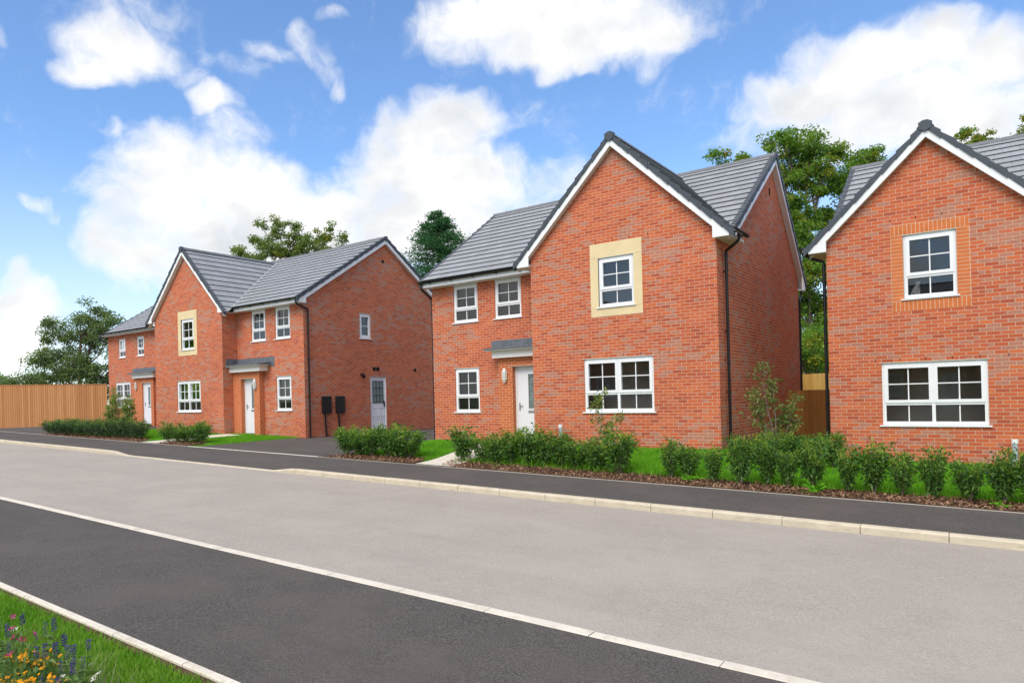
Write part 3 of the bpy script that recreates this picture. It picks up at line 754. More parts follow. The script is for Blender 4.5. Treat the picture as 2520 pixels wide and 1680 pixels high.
# ---- middle house (gable on the right, recess with porch on the left)
U2 = (-8.233, 15.443, -.475)
def mid(name, label, org):
    P = dict(L=-5.756, R=3.326, ga=-1.485, gb=3.326, d=1.02, D=7.68, tv=6.65, ridge=(4.78, 6.88), rearv=3.72,
             gh=[(0, 0, 1.81, 1.35), (.455, 2.55, 1.375, 3.79)], rh=[(-4.912, 0, -4.0, 1.35), (-4.912, 2.683, -4.0, 3.85), (-3.382, 2.683, -2.47, 3.85)],
             win=[('c', 'g', 0, 0, 1.81, 1.35, 2), ('c', 'g', .455, 2.55, 1.375, 3.79, 1), ('c', 'r', -4.912, 0, -4.0, 1.35, 1), ('c', 'r', -4.912, 2.683, -4.0, 3.85, 1), ('c', 'r', -3.382, 2.683, -2.47, 3.85, 1)])
    root, front, right, left = house(name, label, org, P)
    f = front(0)
    surround(root, f, .241, 2.352, 1.59, 4.136, .455, 2.55, 1.375, 3.79)
    fr = front(1.02)
    porch(root, front, 1.02, .22, -3.15, -1.487, -2.68, -1.74, 1.56, side_left=True, side_right=False)
    front_door(root, front(.93), -2.68, -.86, -1.74, 1.30, handle_left=True, glass_a=(-2.26, -2.02))
    canopy(root, fr, 1.02, -3.52, -1.487, -3.26, -1.487, .22, 1.56, (False, True))
    bulkhead(root, front(.80), -2.92, 1.06)
    weeps(root, f, [(a, 1.375) for a in (-.37, .16, .61, 1.06, 1.51, 1.96, 2.19)] + [(a, 4.15) for a in (.0, .4, .85, 1.28, 1.75)])
    weeps(root, fr, [(a, 1.375) for a in (-5.15, -4.7, -4.25, -3.8)] + [(a, 2.25) for a in (-3.4, -2.95, -2.5, -2.05, -1.7)])
    # side gutter, downpipes
    gutter(root, (3.326 + .40, -.15, 3.985 + FL), (3.326 + .40, .95, 3.985 + FL), out=(1, 0, 0))
    downpipe(root, (3.326 + .40, .30, 3.93 + FL), (3.326 + .075, .42, 3.50 + FL), -.9 + FL - .1, (1, 0, 0))
    downpipe(root, (3.326 + .02, 7.68 + .33, 3.55 + FL), (3.326 + .02, 7.68 + .06, 3.1 + FL), -.9 + FL, (0, 1, 0))
    downpipe(root, (-5.84, .61, 3.96 + FL), (-5.84, 1.12, 3.45 + FL), -.9 + FL, (-1, 0, 0))
    mb = MB(); mb.box(4.55, 5.78, -.005, 4.66, 5.95, .012, right(3.326)); mb.build('air_vent', M['dark'], root)
    return root
H2 = mid('brick_house', 'middle red brick house with a large yellow stone surround round its gable window', U2)

# ---- right house (only its front gable and parts of its roof are in view)
U3 = (-2.009, 16.98, -.839)
def righth(name, label, org):
    P = dict(L=-1.0, R=8.6, ga=-1.0, gb=2.80, d=1.0, D=8.4, tv=6.135, ridge=(4.85, 6.90), rearv=3.9,
             gh=[(0, 0, 1.81, 1.35), (.445, 2.62, 1.355, 3.985)], rh=[(6.2, 0, 7.11, 1.35), (4.0, 2.683, 4.91, 3.85), (6.2, 2.683, 7.11, 3.85)], n2=11,
             win=[('c', 'g', 0, 0, 1.81, 1.35, 2), ('c', 'g', .445, 2.62, 1.355, 3.985, 1, 'dark'), ('c', 'r', 6.2, 0, 7.11, 1.35, 1), ('c', 'r', 4.0, 2.683, 4.91, 3.85, 1), ('c', 'r', 6.2, 2.683, 7.11, 3.85, 1)])  # gable window's room coloured near-black in place of interior shade
    root, front, right, left = house(name, label, org, P); f = front(0)
    porch(root, front, 1.0, .22, 2.802, 4.6, 3.3, 4.2, 1.54, side_left=False); front_door(root, front(.92), 3.3, -.85, 4.2, 1.28)
    canopy(root, front(1.0), 1.0, 2.802, 5.05, 2.802, 4.8, .22, 1.54, (True, False))
    # brick surround: soldiers above and below, stacked headers at the sides
    bk = MB(); a0, a1, b0, b1 = .225, 1.575, 2.40, 4.20; ia0, ia1, ib0, ib1 = .445, 1.355, 2.62, 3.985
    for (x0, y0, x1, y1) in ((a0, ib1, a1, b1), (a0, b0, a1, ib0), (a0, ib0, ia0, ib1), (ia1, ib0, a1, ib1)): bk.box(x0 - .006, y0 - .006 if y0 == b0 else y0, -.09, x1 + .006, y1 + (.006 if y1 == b1 else 0), .003, f) if False else bk.box(x0, y0, -.09, x1, y1, .003, f)
    sr = bk.build('brick_surround', M['mortar'], root)
    un = MB(); n = 18
    for k in range(n):
        x = a0 + (a1 - a0) * k / n; w = (a1 - a0) / n
        un.box(x + .0045, ib1 + .004, 0, x + w - .0045, b1 - .004, .006, f); un.box(x + .0045, b0 + .004, 0, x + w - .0045, ib0 - .006, .006, f)
    m = 18
    for k in range(m):
        z = ib0 + (ib1 - ib0) * k / m; h = (ib1 - ib0) / m
        un.box(a0 + .006, z + .005, 0, ia0 - .004, z + h - .005, .0055, f); un.box(ia1 + .004, z + .005, 0, a1 - .006, z + h - .005, .0055, f)
    un.build('surround_bricks', M['orange_unit'], sr)
    weeps(root, f, [(a, 1.375) for a in (-.11, .34, .79, 1.24, 1.69, 2.14)] + [(.225, 4.28), (.68, 4.28), (1.13, 4.28), (1.58, 4.28)])
    downpipe(root, (-1.40, .06, 3.93 + FL), (-1.07, .10, 3.55 + FL), -.95 + FL, (-1, 0, 0))
    gutter(root, (-1.43, -.15, 3.97 + FL), (-1.43, .7, 3.97 + FL), out=(-1, 0, 0))
    return root
H3 = righth('brick_house', 'right red brick house whose gable window is framed in orange soldier bricks', U3)

# ---- left house (gable on the left, porch right of it, long side wall with a side door)
U1 = (-27.105, 15.511, -.351)
def lefth(name, label, org):
    P = dict(L=-1.66, R=7.32, ga=-1.66, gb=3.29, d=.65, D=8.6, tv=6.65, ridge=(4.81, 6.86), rearv=4.1, ev=4.0,
             gh=[(0, 0, 1.74, 1.30), (.40, 2.52, 1.33, 3.80)], rh=[(5.706, 0, 6.58, 1.30), (5.706, 2.64, 6.58, 3.85), (4.246, 2.64, 5.12, 3.85)],
             sh=[(3.40, 2.71, 4.01, 3.72), (3.90, -.86, 4.80, 1.25)],
             win=[('c', 'g', 0, 0, 1.74, 1.30, 2), ('c', 'g', .40, 2.52, 1.33, 3.80, 1), ('c', 'r', 5.706, 0, 6.58, 1.30, 1), ('c', 'r', 5.706, 2.64, 6.58, 3.85, 1), ('c', 'r', 4.246, 2.64, 5.12, 3.85, 1), ('p', 's', 3.40, 2.71, 4.01, 3.72, 1)])
    root, front, right, left = house(name, label, org, P)
    f = front(0); fr = front(.65)
    surround(root, f, .177, 2.32, 1.56, 4.13, .40, 2.52, 1.33, 3.80)
    porch(root, front, .65, .22, 3.292, 4.97, 3.82, 4.62, 1.52, side_left=False)
    front_door(root, front(.57), 3.82, -.85, 4.62, 1.27, handle_left=True)
    canopy(root, fr, .65, 3.292, 5.62, 3.292, 5.22, .22, 1.52, (True, False))
    bulkhead(root, front(.43), 4.74, 1.03)
    sd = right(7.32)
    # side door with nine-light top and four panels
    dr = MB(); dr.box(3.95, -.83, -.085, 4.75, 1.20, -.045, sd)
    for (x0, x1) in ((4.03, 4.30), (4.40, 4.67)):
        for (y0, y1) in ((-.70, -.42), (-.34, .02)):
            for q in ((x0, y0, x1, y0 + .02), (x0, y1 - .02, x1, y1), (x0, y0, x0 + .02, y1), (x1 - .02, y0, x1, y1)): dr.box(q[0], q[1], -.046, q[2], q[3], -.034, sd)
    do = dr.build('side_door', M['doorwhite'], root)
    fm = MB(); fm.box(3.90, -.86, -.10, 3.95, 1.24, -.02, sd); fm.box(4.75, -.86, -.10, 4.80, 1.24, -.02, sd); fm.box(3.95, 1.20, -.10, 4.75, 1.24, -.02, sd); fm.box(3.95, -.86, -.1, 4.75, -.83, .02, sd); fm.build('door_frame', M['white'], do)
    g = MB(); g.box(4.06, .22, -.047, 4.64, 1.08, -.040, sd); g.build('glass', M['frosted'], do)
    b = MB()
    for k in range(4):
        a = 4.06 + .58 * k / 3; b.box(a - .012, .21, -.041, a + .012, 1.09, -.034, sd)
        z = .22 + .86 * k / 3; b.box(4.05, z - .012, -.0412, 4.65, z + .012, -.0342, sd)
    b.build('glazing_bars', M['dark'], do)
    h = MB(); h.box(4.67, .05, -.045, 4.70, .30, -.02, sd); h.box(4.60, .18, -.02, 4.70, .20, .01, sd); h.build('handle', M['dark'], do)
    for (a0, a1) in ((1.40, 1.82), (2.06, 2.48)):
        mb = MB(); mb.box(a0, -.12, 0, a1, .50, .09, sd); mb.box(a0 - .008, .48, 0, a1 + .008, .515, .10, sd)
        mt = mb.build('meter_box', M['black'], root, bevel=.012)
        mb = MB(); mb.tube([sd(a0 + .12, -.12, .06), sd(a0 + .14, -.6, .06), sd(a0 + .2, -1.15, .06)], .035, 8); mb.build('cable_duct', M['black'], mt)
    lm = MB(); lm.tube([sd(3.42, 1.32, .0), sd(3.42, 1.34, .10), sd(3.38, 1.24, .20)], [.05, .055, .07], 12); lm.build('side_lamp', M['black'], root)
    for (a0, a1, b0, b1) in ((4.05, 4.20, 1.50, 1.64), (4.25, 4.40, 1.50, 1.64), (6.48, 6.60, 1.50, 1.62), (4.68, 4.82, 5.86, 5.93)):
        mb = MB(); mb.box(a0, b0, -.004, a1, b1, .02, sd)
        for k in range(4): mb.box(a0 + .01, b0 + .012 + k * .03, .02, a1 - .01, b0 + .022 + k * .03, .027, sd)
        mb.build('air_vent', M['dark'], root)
    weeps(root, fr, [(a, 1.33) for a in (5.55, 6.0, 6.45, 6.75)])
    gx = 7.32
    downpipe(root, (gx + .09, .26, 3.95 + FL), (gx + .075, .80, 3.55 + FL), -1.0 + FL, (1, 0, 0))
    return root
H1 = lefth('brick_house', 'red brick house with a white side door and black meter boxes', U1)

# ---- far left house
def farh(name, label, org):
    P = dict(L=.13, R=10.6, ga=7.4, gb=10.59, d=.0 + 1.0, D=9.2, tv=6.3, ridge=(5.2, 6.75), rearv=4.0, ev=3.86,
             gh=[], rh=[(.88, 0, 2.47, 1.35), (1.30, 2.63, 2.02, 3.66), (3.23, 2.63, 3.94, 3.66)],
             win=[('c', 'r', .88, 0, 2.47, 1.35, 2), ('c', 'r', 1.30, 2.63, 2.02, 3.66, 1), ('c', 'r', 3.23, 2.63, 3.94, 3.66, 1)])
    root, front, right, left = house(name, label, org, P)
    f = front(1.0)
    porch(root, front, 1.0, .12, 3.0, 5.0, 3.9, 4.75, 1.50)
    front_door(root, front(.93), 3.9, -.86, 4.75, 1.25)
    canopy(root, f, 1.0, 2.75, 5.6, 3.2, 5.3, .12, 1.5, (False, False))
    bulkhead(root, front(.88), 3.35, 1.1)
    downpipe(root, (.02, .6, 3.86 + FL), (.02, 1.1, 3.4 + FL), -1 + FL, (-1, 0, 0))
    return root
H0 = farh('brick_house', 'farthest red brick house, half hidden, beside the tall tan fence', (-38.8, 17.2, -.12))

# ---- houses across the street (behind the camera; they show as reflections in the windows)
for k, (src, x, y, z) in enumerate(((H2, -4.5, -13.0, -1.45), (H3, 7.5, -12.5, -1.9), (H2, -21, -13.5, -1.15))):
    c = copy_tree(src); c.location = (x, y, z); c.rotation_euler.z = math.pi
    c['label'] = ['house across the street mirrored in the middle house windows', 'house across the street mirrored in the right house windows', 'house across the street mirrored in the far windows'][k]

# ------------------------------------------------------------------ fences
def boards(name, label, p, q, z0, z1, mat, bw=.125, cap=None, post=0, z2=None):
    p, q = Vector((*p, 0)), Vector((*q, 0)); d = q - p; n = int(d.length / bw); u = d.normalized(); nn = u.cross(Vector((0, 0, 1)))
    root = empty(name, (p.x, p.y, z0)); tag(root, label, 'fence'); rnd = random.Random(n)
    mb = MB(); zt = z1; z2 = z1 if z2 is None else z2
    for k in range(n):
        a = k * bw; t = rnd.uniform(-.008, .008) + (z2 - z1) * k / n
        mb.box(a, 0, 0, a + bw + .015, .018, z1 - z0 + t, lambda x, y, z: (u.x * x + nn.x * (y + (x - a) * .09), u.y * x + nn.y * (y + (x - a) * .09), z))
    mb.build('board_panel', mat, root, weld=False)
    if cap:
        mb = MB(); mb.box(0, -.03, z1 - z0 + .009, d.length, .05, z1 - z0 + .045, lambda x, y, z: (u.x * x + nn.x * y, u.y * x + nn.y * y, z + (z2 - z1) * x / d.length)); mb.build('top_rail', mat, root)
    if post:
        k = 0
        while k * post < d.length:
            mb = MB(); x0 = k * post
            mb.box(x0 - .05, -.12, -.2, x0 + .05, -.02, z1 - z0 - .05, lambda x, y, z: (u.x * x + nn.x * y, u.y * x + nn.y * y, z)); mb.build('post', mat, root); k += 1
    return root
boards('board_fence', 'long tan close-board fence at the left edge below the big tree', (-52.0, 12.6), (-39.3, 18.4), -1.5, 1.47, M['fence'], bw=.15, cap=True, post=0, z2=1.17)
boards('garden_gate', 'dark brown board gate between the middle and right houses', (-4.95, 21.6), (-2.95, 21.6), -1.75, -.03, M['gate'], bw=.11)
boards('board_fence', 'pale new board fence rising behind the dark gate', (-8.5, 27.5), (1.5, 27.5), -1.9, .54, M['fence_new'], bw=.14)

# ------------------------------------------------------------------ free-standing pipes
def stub(loc, h, label, r=.04, mat='greypipe', cap=True):
    root = empty('vent_pipe', loc); tag(root, label, 'pipe')
    mb = MB(); mb.tube([(0, 0, -.1), (0, 0, h)], r, 14); mb.build('pipe', M[mat], root, smooth=False)
    mb = MB(); mb.tube([(0, 0, h - .06), (0, 0, h + .02)], r + .008, 14); mb.build('cap', M['white'] if cap else M['steel'], root)
    mb = MB(); mb.box(-.01, -r - .008, h - .14, .01, -r + .005, h - .11); mb.build('clip', M['steel'], root)
z = hz(-8.83, 15.25); stub((-8.83, 15.25, z), -.76 - z, 'short grey pipe standing by the front wall of the middle house', .042)
z = hz(.18, 16.8); stub((.18, 16.8, z), -1.075 - z, 'short grey pipe standing by the front wall of the right house', .045)
stub((-4.08, 15.8, -1.6), .71, 'thin grey pole with a metal top standing beside the large sapling', .018, cap=False)

# ------------------------------------------------------------------ plants
def leaves(P, nrm, size, ratio, r, droop=0., fold=.25):
    """P (n,3) base points, nrm (n,3) leaf directions; each leaf a folded blade of two quads -> vertices, faces"""
    n = len(P); d = nrm / (np.linalg.norm(nrm, axis=1, keepdims=True) + 1e-9)
    t = r.normal(size=(n, 3)); s = np.cross(d, t); s /= (np.linalg.norm(s, axis=1, keepdims=True) + 1e-9); up = np.cross(s, d)
    L = size * r.uniform(.65, 1.25, n)[:, None]; w = L * ratio
    mid = P + d * L * .5; tip = P + d * L; tip[:, 2] -= (droop * L)[:, 0]
    a = mid + s * w * .5 + up * w * fold; b = mid - s * w * .5 + up * w * fold
    V = np.concatenate([P, a, tip, b], 0); i = np.arange(n)
    F = np.concatenate([np.column_stack([i, i + n, i + 2 * n]), np.column_stack([i, i + 2 * n, i + 3 * n])], 0)
    return V, F
def sphere_dirs(n, r):
    v = r.normal(size=(n, 3)); return v / np.linalg.norm(v, axis=1, keepdims=True)
def tubes_np(mb, path, rad, n=5): mb.tube(path, rad, n, cap=False)

def shrub_variant(seed, h=.85, w=.27, mat='laurel', nl=1250, leaf=.088, open_base=True):
    r = np.random.default_rng(seed); rd = random.Random(seed); st = MB(); tips = []
    ns = rd.randint(8, 11)
    for k in range(ns):
        a = 2 * math.pi * k / ns + rd.uniform(-.4, .4); rr = w * rd.uniform(.35, 1.0); hh = h * rd.uniform(.74, 1.0) * (1.03 - .25 * (rr / w) ** 2)
        if rd.random() < .3: hh *= .8
        path = []
        for s in np.linspace(0, 1, 5):
            q = rr * (s ** .8); path.append(Vector((math.cos(a) * q + rd.uniform(-.01, .01), math.sin(a) * q + rd.uniform(-.01, .01), hh * s)))
        st.tube(path, [.007, .006, .005, .004, .002], 5, cap=False); tips.append(path)
    P = []; Dd = []; T = []
    for _ in range(nl):
        p = tips[rd.randrange(ns)]; s = rd.uniform(.10 if open_base else .0, 1.0) ** .65; i = min(int(s * 4), 3); q = p[i].lerp(p[i + 1], s * 4 - i)
        off = r.normal(size=3) * (.028 + .042 * s)
        pos = np.array(q) + off * (1, 1, .6); P.append(pos)
        o = np.array([pos[0], pos[1], 0]); Dd.append(o * 2.2 + r.normal(size=3) * .38 + np.array([0, 0, .12 + .35 * (s - .5)])); T.append(s)
    P, Dd, T = np.array(P), np.array(Dd), np.array(T)
    V, F = leaves(P, Dd, leaf, .36, r, droop=.25)
    me = npmesh('foliage', V, F, M[mat])
    # young tips
    P2 = []; D2 = []
    for p in tips:
        for _ in range(26):
            s = rd.uniform(.80, 1.06); q = np.array(p[3].lerp(p[4], min(1, (s - .75) * 4))) + r.normal(size=3) * .034; P2.append(q); D2.append(r.normal(size=3) * .8 + (0, 0, .45))
    V2, F2 = leaves(np.array(P2), np.array(D2), leaf * .75, .3, r)
    tp = npmesh('young_leaves', V2, F2, M['laurel_tip'])
    stm = st.build('stem', M['greybark'])
    return me, tp, stm
VAR = [shrub_variant(s) for s in (11, 12, 13, 14, 15, 16)]
VARH = [shrub_variant(s, .74, .36, 'darkhedge', 1500, .06) for s in (21, 22, 23)]
VARM = [shrub_variant(s, .80, .30, 'laurel', 1300, .07) for s in (31, 32)]
SH = random.Random(4)
def put_shrub(var, x, y, sc, label, group, sw=None, rz=None):
    root = empty('shrub', (x, y, hz(x, y) + .005), SH.uniform(0, 6.28) if rz is None else rz); tag(root, label, 'shrub', group)
    k = sc if sw is None else sw; root.scale = (k, k, sc)
    for o in var: c = o.copy(); COL.objects.link(c); c.parent = root
    return root
G1 = 'evergreen shrubs planted along the bark bed before the middle and right houses'
LB = ['evergreen shrub in the long bark bed before the middle and right houses'] * 30
right_x = [(-5.02, 12.8), (-4.16, 12.62), (-3.68, 12.62), (-3.28, 12.78), (-2.95, 12.80), (-2.58, 12.84), (-2.04, 12.78), (-1.66, 12.80), (-1.27, 12.78), (-.84, 12.74), (-.40, 12.70), (.0, 12.76), (.33, 12.66), (.75, 12.7), (1.15, 12.7)]
left_x = [(-10.16, 12.92), (-9.62, 13.02), (-9.20, 12.94), (-8.78, 12.94), (-8.36, 13.0), (-7.94, 12.95), (-7.50, 12.98), (-7.12, 12.90), (-6.64, 12.92), (-6.05, 12.72)]
EX = {(-5.02, 12.8): 'broad shrub just right of the bare grass gap in the long bed', (-10.16, 12.92): 'leafy shrub at the corner of the paving path, leftmost of the long bed',
      (-6.05, 12.72): 'shrub at the left of the bare grass gap, under the slim two-stemmed sapling'}
for i, (x, y) in enumerate(right_x + left_x):
    wide = (x, y) in ((-5.02, 12.8),)
    s = SH.uniform(.80, 1.12) * (.98 if i >= len(right_x) else 1.02)
    put_shrub(VAR[i % 6], x, y, s, EX.get((x, y), LB[0]), G1, sw=s * (1.10 if i >= len(right_x) else SH.uniform(.68, .84)))
    if wide: put_shrub(VAR[(i + 2) % 6], x + .30, y + .02, s * .85, 'low shrub leaning against the broad shrub beside the bare grass gap', G1, sw=s * .9)
for x, y in ((-3.72, 14.3), (-3.3, 14.5), (-2.95, 14.7), (-2.6, 14.9)): put_shrub(VAR[int(-x * 10) % 6], x, y, .84, 'shrub of the short back row standing before the dark gate', 'back row of shrubs before the gate', sw=.85)
for x, y in ((-13.9, 12.74), (-13.45, 12.82), (-13.0, 12.76), (-12.55, 12.86), (-12.15, 12.82), (-11.8, 12.9)): put_shrub(VAR[int(-x * 7) % 6], x, y, SH.uniform(.93, 1.08), 'evergreen shrub in the small bed between the tarmac driveway and the paving path', 'shrubs beside the driveway', sw=1.18)
for x, y in ((-22.75, 12.68), (-22.3, 12.74), (-21.85, 12.8), (-21.4, 12.92), (-21.05, 12.9)): put_shrub(VARM[int(-x * 9) % 2], x, y, SH.uniform(.9, 1.0), 'evergreen shrub in the small clump before the gable of the left house', 'clump before the left house', sw=1.15)
xs = rng(-31.3, -25.0, 15)
for i, x in enumerate(xs):
    y = 12.32 + (x + 31.3) * .085; put_shrub(VARH[i % 3], x, y, SH.uniform(.92, 1.05) * (.92 + .012 * i), 'dark green shrub of the dense hedge before the far left house', 'dense hedge before the far left house', sw=1.2)

def clumpy_tree(name, label, loc, trunk, blobs, seed, mat, nl, leaf, ratio=.55, bark='bark', cl=26, group=None, cs=.55, tr=.2, mat2=None, frac2=0, spread=1., ylow=0):
    """blobs: (dx, dy, dz, rx, rz) ellipsoids filled with small leaf clumps joined to the trunk by limbs"""
    r = np.random.default_rng(seed); rd = random.Random(seed)
    root = empty(name, loc, .65); tag(root, label, 'tree', group)
    top = max(b[2] for b in blobs); tk = MB(); tx, ty = trunk[0], trunk[1]
    n = 7; path = [Vector((tx * s + rd.uniform(-.1, .1) * s, ty * s, top * .93 * s)) for s in np.linspace(0, 1, n)]
    tk.tube(path, [tr * (1 - .85 * i / (n - 1)) for i in range(n)], 8)
    br = MB(); C = []; vol = [b[3] ** 2 * b[4] for b in blobs]; sv = sum(v ** .72 for v in vol)
    for b, v in zip(blobs, vol):
        k = max(3, int(cl * len(blobs) * v ** .72 / sv))
        c0 = Vector(b[:3]); s = min(.95, max(.12, (b[2] - b[4] * .9) / top)); a0 = path[0].lerp(path[-1], s) if False else path[min(int(s * (n - 1)), n - 1)]
        m_ = a0.lerp(c0, .5) + Vector((0, 0, -.06 * (c0 - a0).length)); r0 = tr * .5 * (1 - .6 * s)
        br.tube([a0, m_, c0], [r0, r0 * .6, r0 * .3], 6, cap=False)
        for _ in range(k):
            d = sphere_dirs(1, r)[0]; q = r.random() ** .42
            p = np.array([b[0] + d[0] * b[3] * q, b[1] + d[1] * b[3] * q * .9, b[2] + d[2] * b[4] * q]); C.append(p)
            br.tube([m_ if rd.random() < .5 else c0, (Vector(p) + c0) * .5 + Vector((0, 0, -.08)), Vector(p)], [r0 * .3, r0 * .2, r0 * .07], 4, cap=False)
    C = np.array(C); m = len(C); sz = cs * r.uniform(.5, 1.25, m)
    idx = r.integers(0, m, nl); dd = sphere_dirs(nl, r) * (r.random(nl) ** .5)[:, None] * sz[idx][:, None] * (1, 1, .62)
    P = C[idx] + dd; D = dd * 1.2 + r.normal(size=(nl, 3)) * sz[idx][:, None] * .7 + np.array([0, 0, -.12])
    tk.build('trunk', M[bark], root); br.build('limbs', M[bark], root)
    if mat2:
        k = (r.random(m) < frac2)[idx] & (r.random(nl) < .8)
        V, F = leaves(P[k], D[k], leaf, ratio, r, .1); npmesh('yellow_leaves', V, F, M[mat2], root); k = ~k
        V, F = leaves(P[k], D[k], leaf, ratio, r, .1)
    else: V, F = leaves(P, D, leaf, ratio, r, .1)
    npmesh('crown', V, F, M[mat], root); return root
# big spreading tree above the fence at the left
clumpy_tree('spreading_tree', 'broad grey-green tree with an open twiggy crown above the tan fence', (-52.74, 22.7, -1.2), (.2, 0),
    [(b_[0] * 1.12, b_[1], b_[2], b_[3] * 1.1, b_[4] * 1.05) for b_ in [(-.1, 0, 4.6, 1.5, 1.5), (1.0, .3, 7.9, 1.0, 1.0), (-1.2, -.2, 6.6, 1.1, .95), (-2.4, .2, 4.7, 1.0, 1.0), (-2.9, 0, 3.3, .9, .75), (2.2, .1, 6.2, 1.2, 1.1), (3.0, -.2, 4.4, 1.0, 1.2), (.8, .4, 6.2, 1.3, 1.1), (-1.3, .2, 3.3, 1.2, 1.1), (1.4, 0, 3.3, 1.3, 1.1), (2.9, 0, 2.4, 1.1, .9), (-2.0, 0, 2.2, 1.2, .8), (2.3, 0, 7.3, .5, .5), (-.2, .1, 7.4, .7, .6)]],
    41, 'tree_a', 30000, .17, cl=19, cs=.6, tr=.24)
for k, (x, y, s, lab) in enumerate(((-60, 16.5, 1.0, 'small rounded bush far off at the left end of the fence'), (-57.3, 20.3, 1.35, 'blue-green bushy tree beyond the fence left of the big tree'), (-63, 20, 1.5, 'low yellowish tree at the far left edge beyond the fence'))):
    clumpy_tree('bushy_tree', lab, (x, y, -1.2), (0, 0), [(0, 0, 2.0 * s, 1.6 * s, .85 * s), (1.1, 0, 1.5 * s, 1.2 * s, .8 * s), (-1.2, 0, 1.5 * s, 1.2 * s, .8 * s)], 60 + k, ['tree_b', 'tree_a', 'tree_b'][k], 7000, .16, cl=16, cs=.6, tr=.12)
# loose tree tops behind the left house
clumpy_tree('loose_birch', 'loose pale-leaved tree whose top shows over the ridge of the left house', (-48.6, 38.2, 0), (.2, 0),
    [(-3.9, 0, 13.0, .8, .6), (-2.6, 0, 14.0, .6, .45), (-1.7, 0, 13.3, 1.0, .9), (-.9, 0, 15.0, .75, 1.0), (-2.3, 0, 15.2, .5, .6), (.6, 0, 14.7, .8, .9), (1.3, 0, 13.6, 1.0, .8), (2.9, 0, 14.0, .9, .8), (4.6, 0, 13.9, .6, .55), (0, 0, 13, 1.6, .9), (3.2, 0, 12.8, 1.4, .7), (-3.0, 0, 12.3, 1.4, .6), (3.6, 0, 14.9, .35, .4)],
    43, 'birch', 15000, .19, cl=14, cs=.46, tr=.2, mat2='tree_y', frac2=.08)
def conifer():
    r = np.random.default_rng(9); rd = random.Random(9); root = empty('conifer', (-38.35, 46.1, 0)); tag(root, 'dark green conifer rising between the left and middle houses', 'tree')
    tk = MB(); H = 16.2; tk.tube([(0, 0, 0), (.1, 0, 8), (0, 0, H - .2)], [.3, .2, .03], 8); tk.build('trunk', M['bark'], root)
    br = MB(); P = []; D = []
    for k in range(270):
        z = H - .15 - 8.2 * rd.random() ** .9; dep = H - z; L = (.30 + .78 * dep ** .85) * rd.uniform(.55, 1.15); L = min(L, 3.3); a = rd.uniform(0, 6.28)
        e = Vector((math.cos(a) * L, math.sin(a) * L, L * rd.uniform(-.12, .22))); s = Vector((0, 0, z)); br.tube([s, s + e * .5 + Vector((0, 0, .05)), s + e], [.04, .025, .01], 4, cap=False)
        m = int(40 + 105 * L / 3)
        for _ in range(m):
            t = rd.random() ** .6; q = s + e * t; sp = .10 + .20 * L / 3 + .12 * (1 - t) * 0; P.append(np.array(q) + r.normal(size=3) * (sp, sp, sp * .55)); D.append(np.array(e) / L + r.normal(size=3) * .7)
    br.build('limbs', M['bark'], root); V, F = leaves(np.array(P), np.array(D), .24, .34, r, .0); npmesh('crown', V, F, M['needle'], root)
conifer()
for k_, (x_, y_) in enumerate(((-62, -5), (-74, -13), (-88, -24))):
    clumpy_tree('street_tree', ['tree across the street mirrored in the far windows, nearest', 'tree across the street mirrored in the far windows, middle', 'tree across the street mirrored in the far windows, farthest'][k_], (x_, y_, -1.5), (0, 0), [(0, 0, 5, 3.2, 2.5), (.5, 0, 8.5, 2.6, 2.2), (-1.5, 0, 6.5, 2.2, 1.8), (2, 0, 6.2, 2.2, 1.8), (0, 0, 2.5, 2.6, 1.5)], 90 + k_, 'tree_b', 7000, .42, cl=14, cs=1.0, tr=.25)
# tall tree between the middle and right houses
clumpy_tree('tall_tree', 'tall green tree with yellowing top between the middle and right houses', (-9.6, 47.9, -1.5), (.1, 0),
    [(b_[0] * 1.16, b_[1], b_[2], b_[3], b_[4]) for b_ in [(-1.2, 0, 17.0, 1.2, 1.0), (.3, 0, 16.7, 1.3, 1.2), (1.7, 0, 16.6, .8, .8), (2.9, 0, 15.7, 1.0, .9), (3.9, 0, 15.9, .9, .75), (4.9, 0, 14.6, .8, .9), (3.0, 0, 14.3, 1.5, 1.2), (.9, 0, 14.8, 1.6, 1.4), (-1.3, 0, 15.1, 1.5, 1.2), (-2.9, 0, 15.9, .9, .8), (-3.9, 0, 15.4, .6, .5), (-2.2, 0, 13.2, 1.3, 1.2), (-.4, 0, 12.0, 1.2, 1.0), (2.9, 0, 11.7, 1.2, 1.3),
     (-.9, -.6, 11.0, 1.2, 1.1), (.7, .4, 10.2, 1.1, 1.0), (-.2, -.9, 8.6, 1.3, 1.0), (-1.7, .5, 8.2, 1.2, 1.0), (.2, .8, 7.0, 1.3, 1.0), (-1.4, -.5, 6.2, 1.3, 1.1), (.5, -1, 5.2, 1.4, 1.1), (-.6, .5, 3.2, 1.6, 1.3), (1.6, 0, 3.0, 1.4, 1.2), (-1.0, 0, 12.8, 1.2, 1.0), (1.4, .6, 12.4, 1.2, 1.2),
     (-1.8, 0, 10.2, 1.3, 1.2), (1.6, 0, 9.3, 1.1, 1.1), (3.0, 0, 8.6, 1.2, 1.4), (-.9, 0, 7.4, 1.2, 1.1), (1.3, 0, 6.3, 1.4, 1.2), (.2, 0, 4.4, 1.5, 1.3), (2.4, 0, 5.6, 1.2, 1.2), (-2.6, 0, 5.5, 1.4, 1.2), (-4.6, 0, 16.2, .6, .5), (-3.4, 0, 14.6, 1.0, .8)]],
    47, 'tree_b', 88000, .19, cl=25, cs=.60, tr=.26, mat2='tree_y', frac2=.15, bark='greybark')
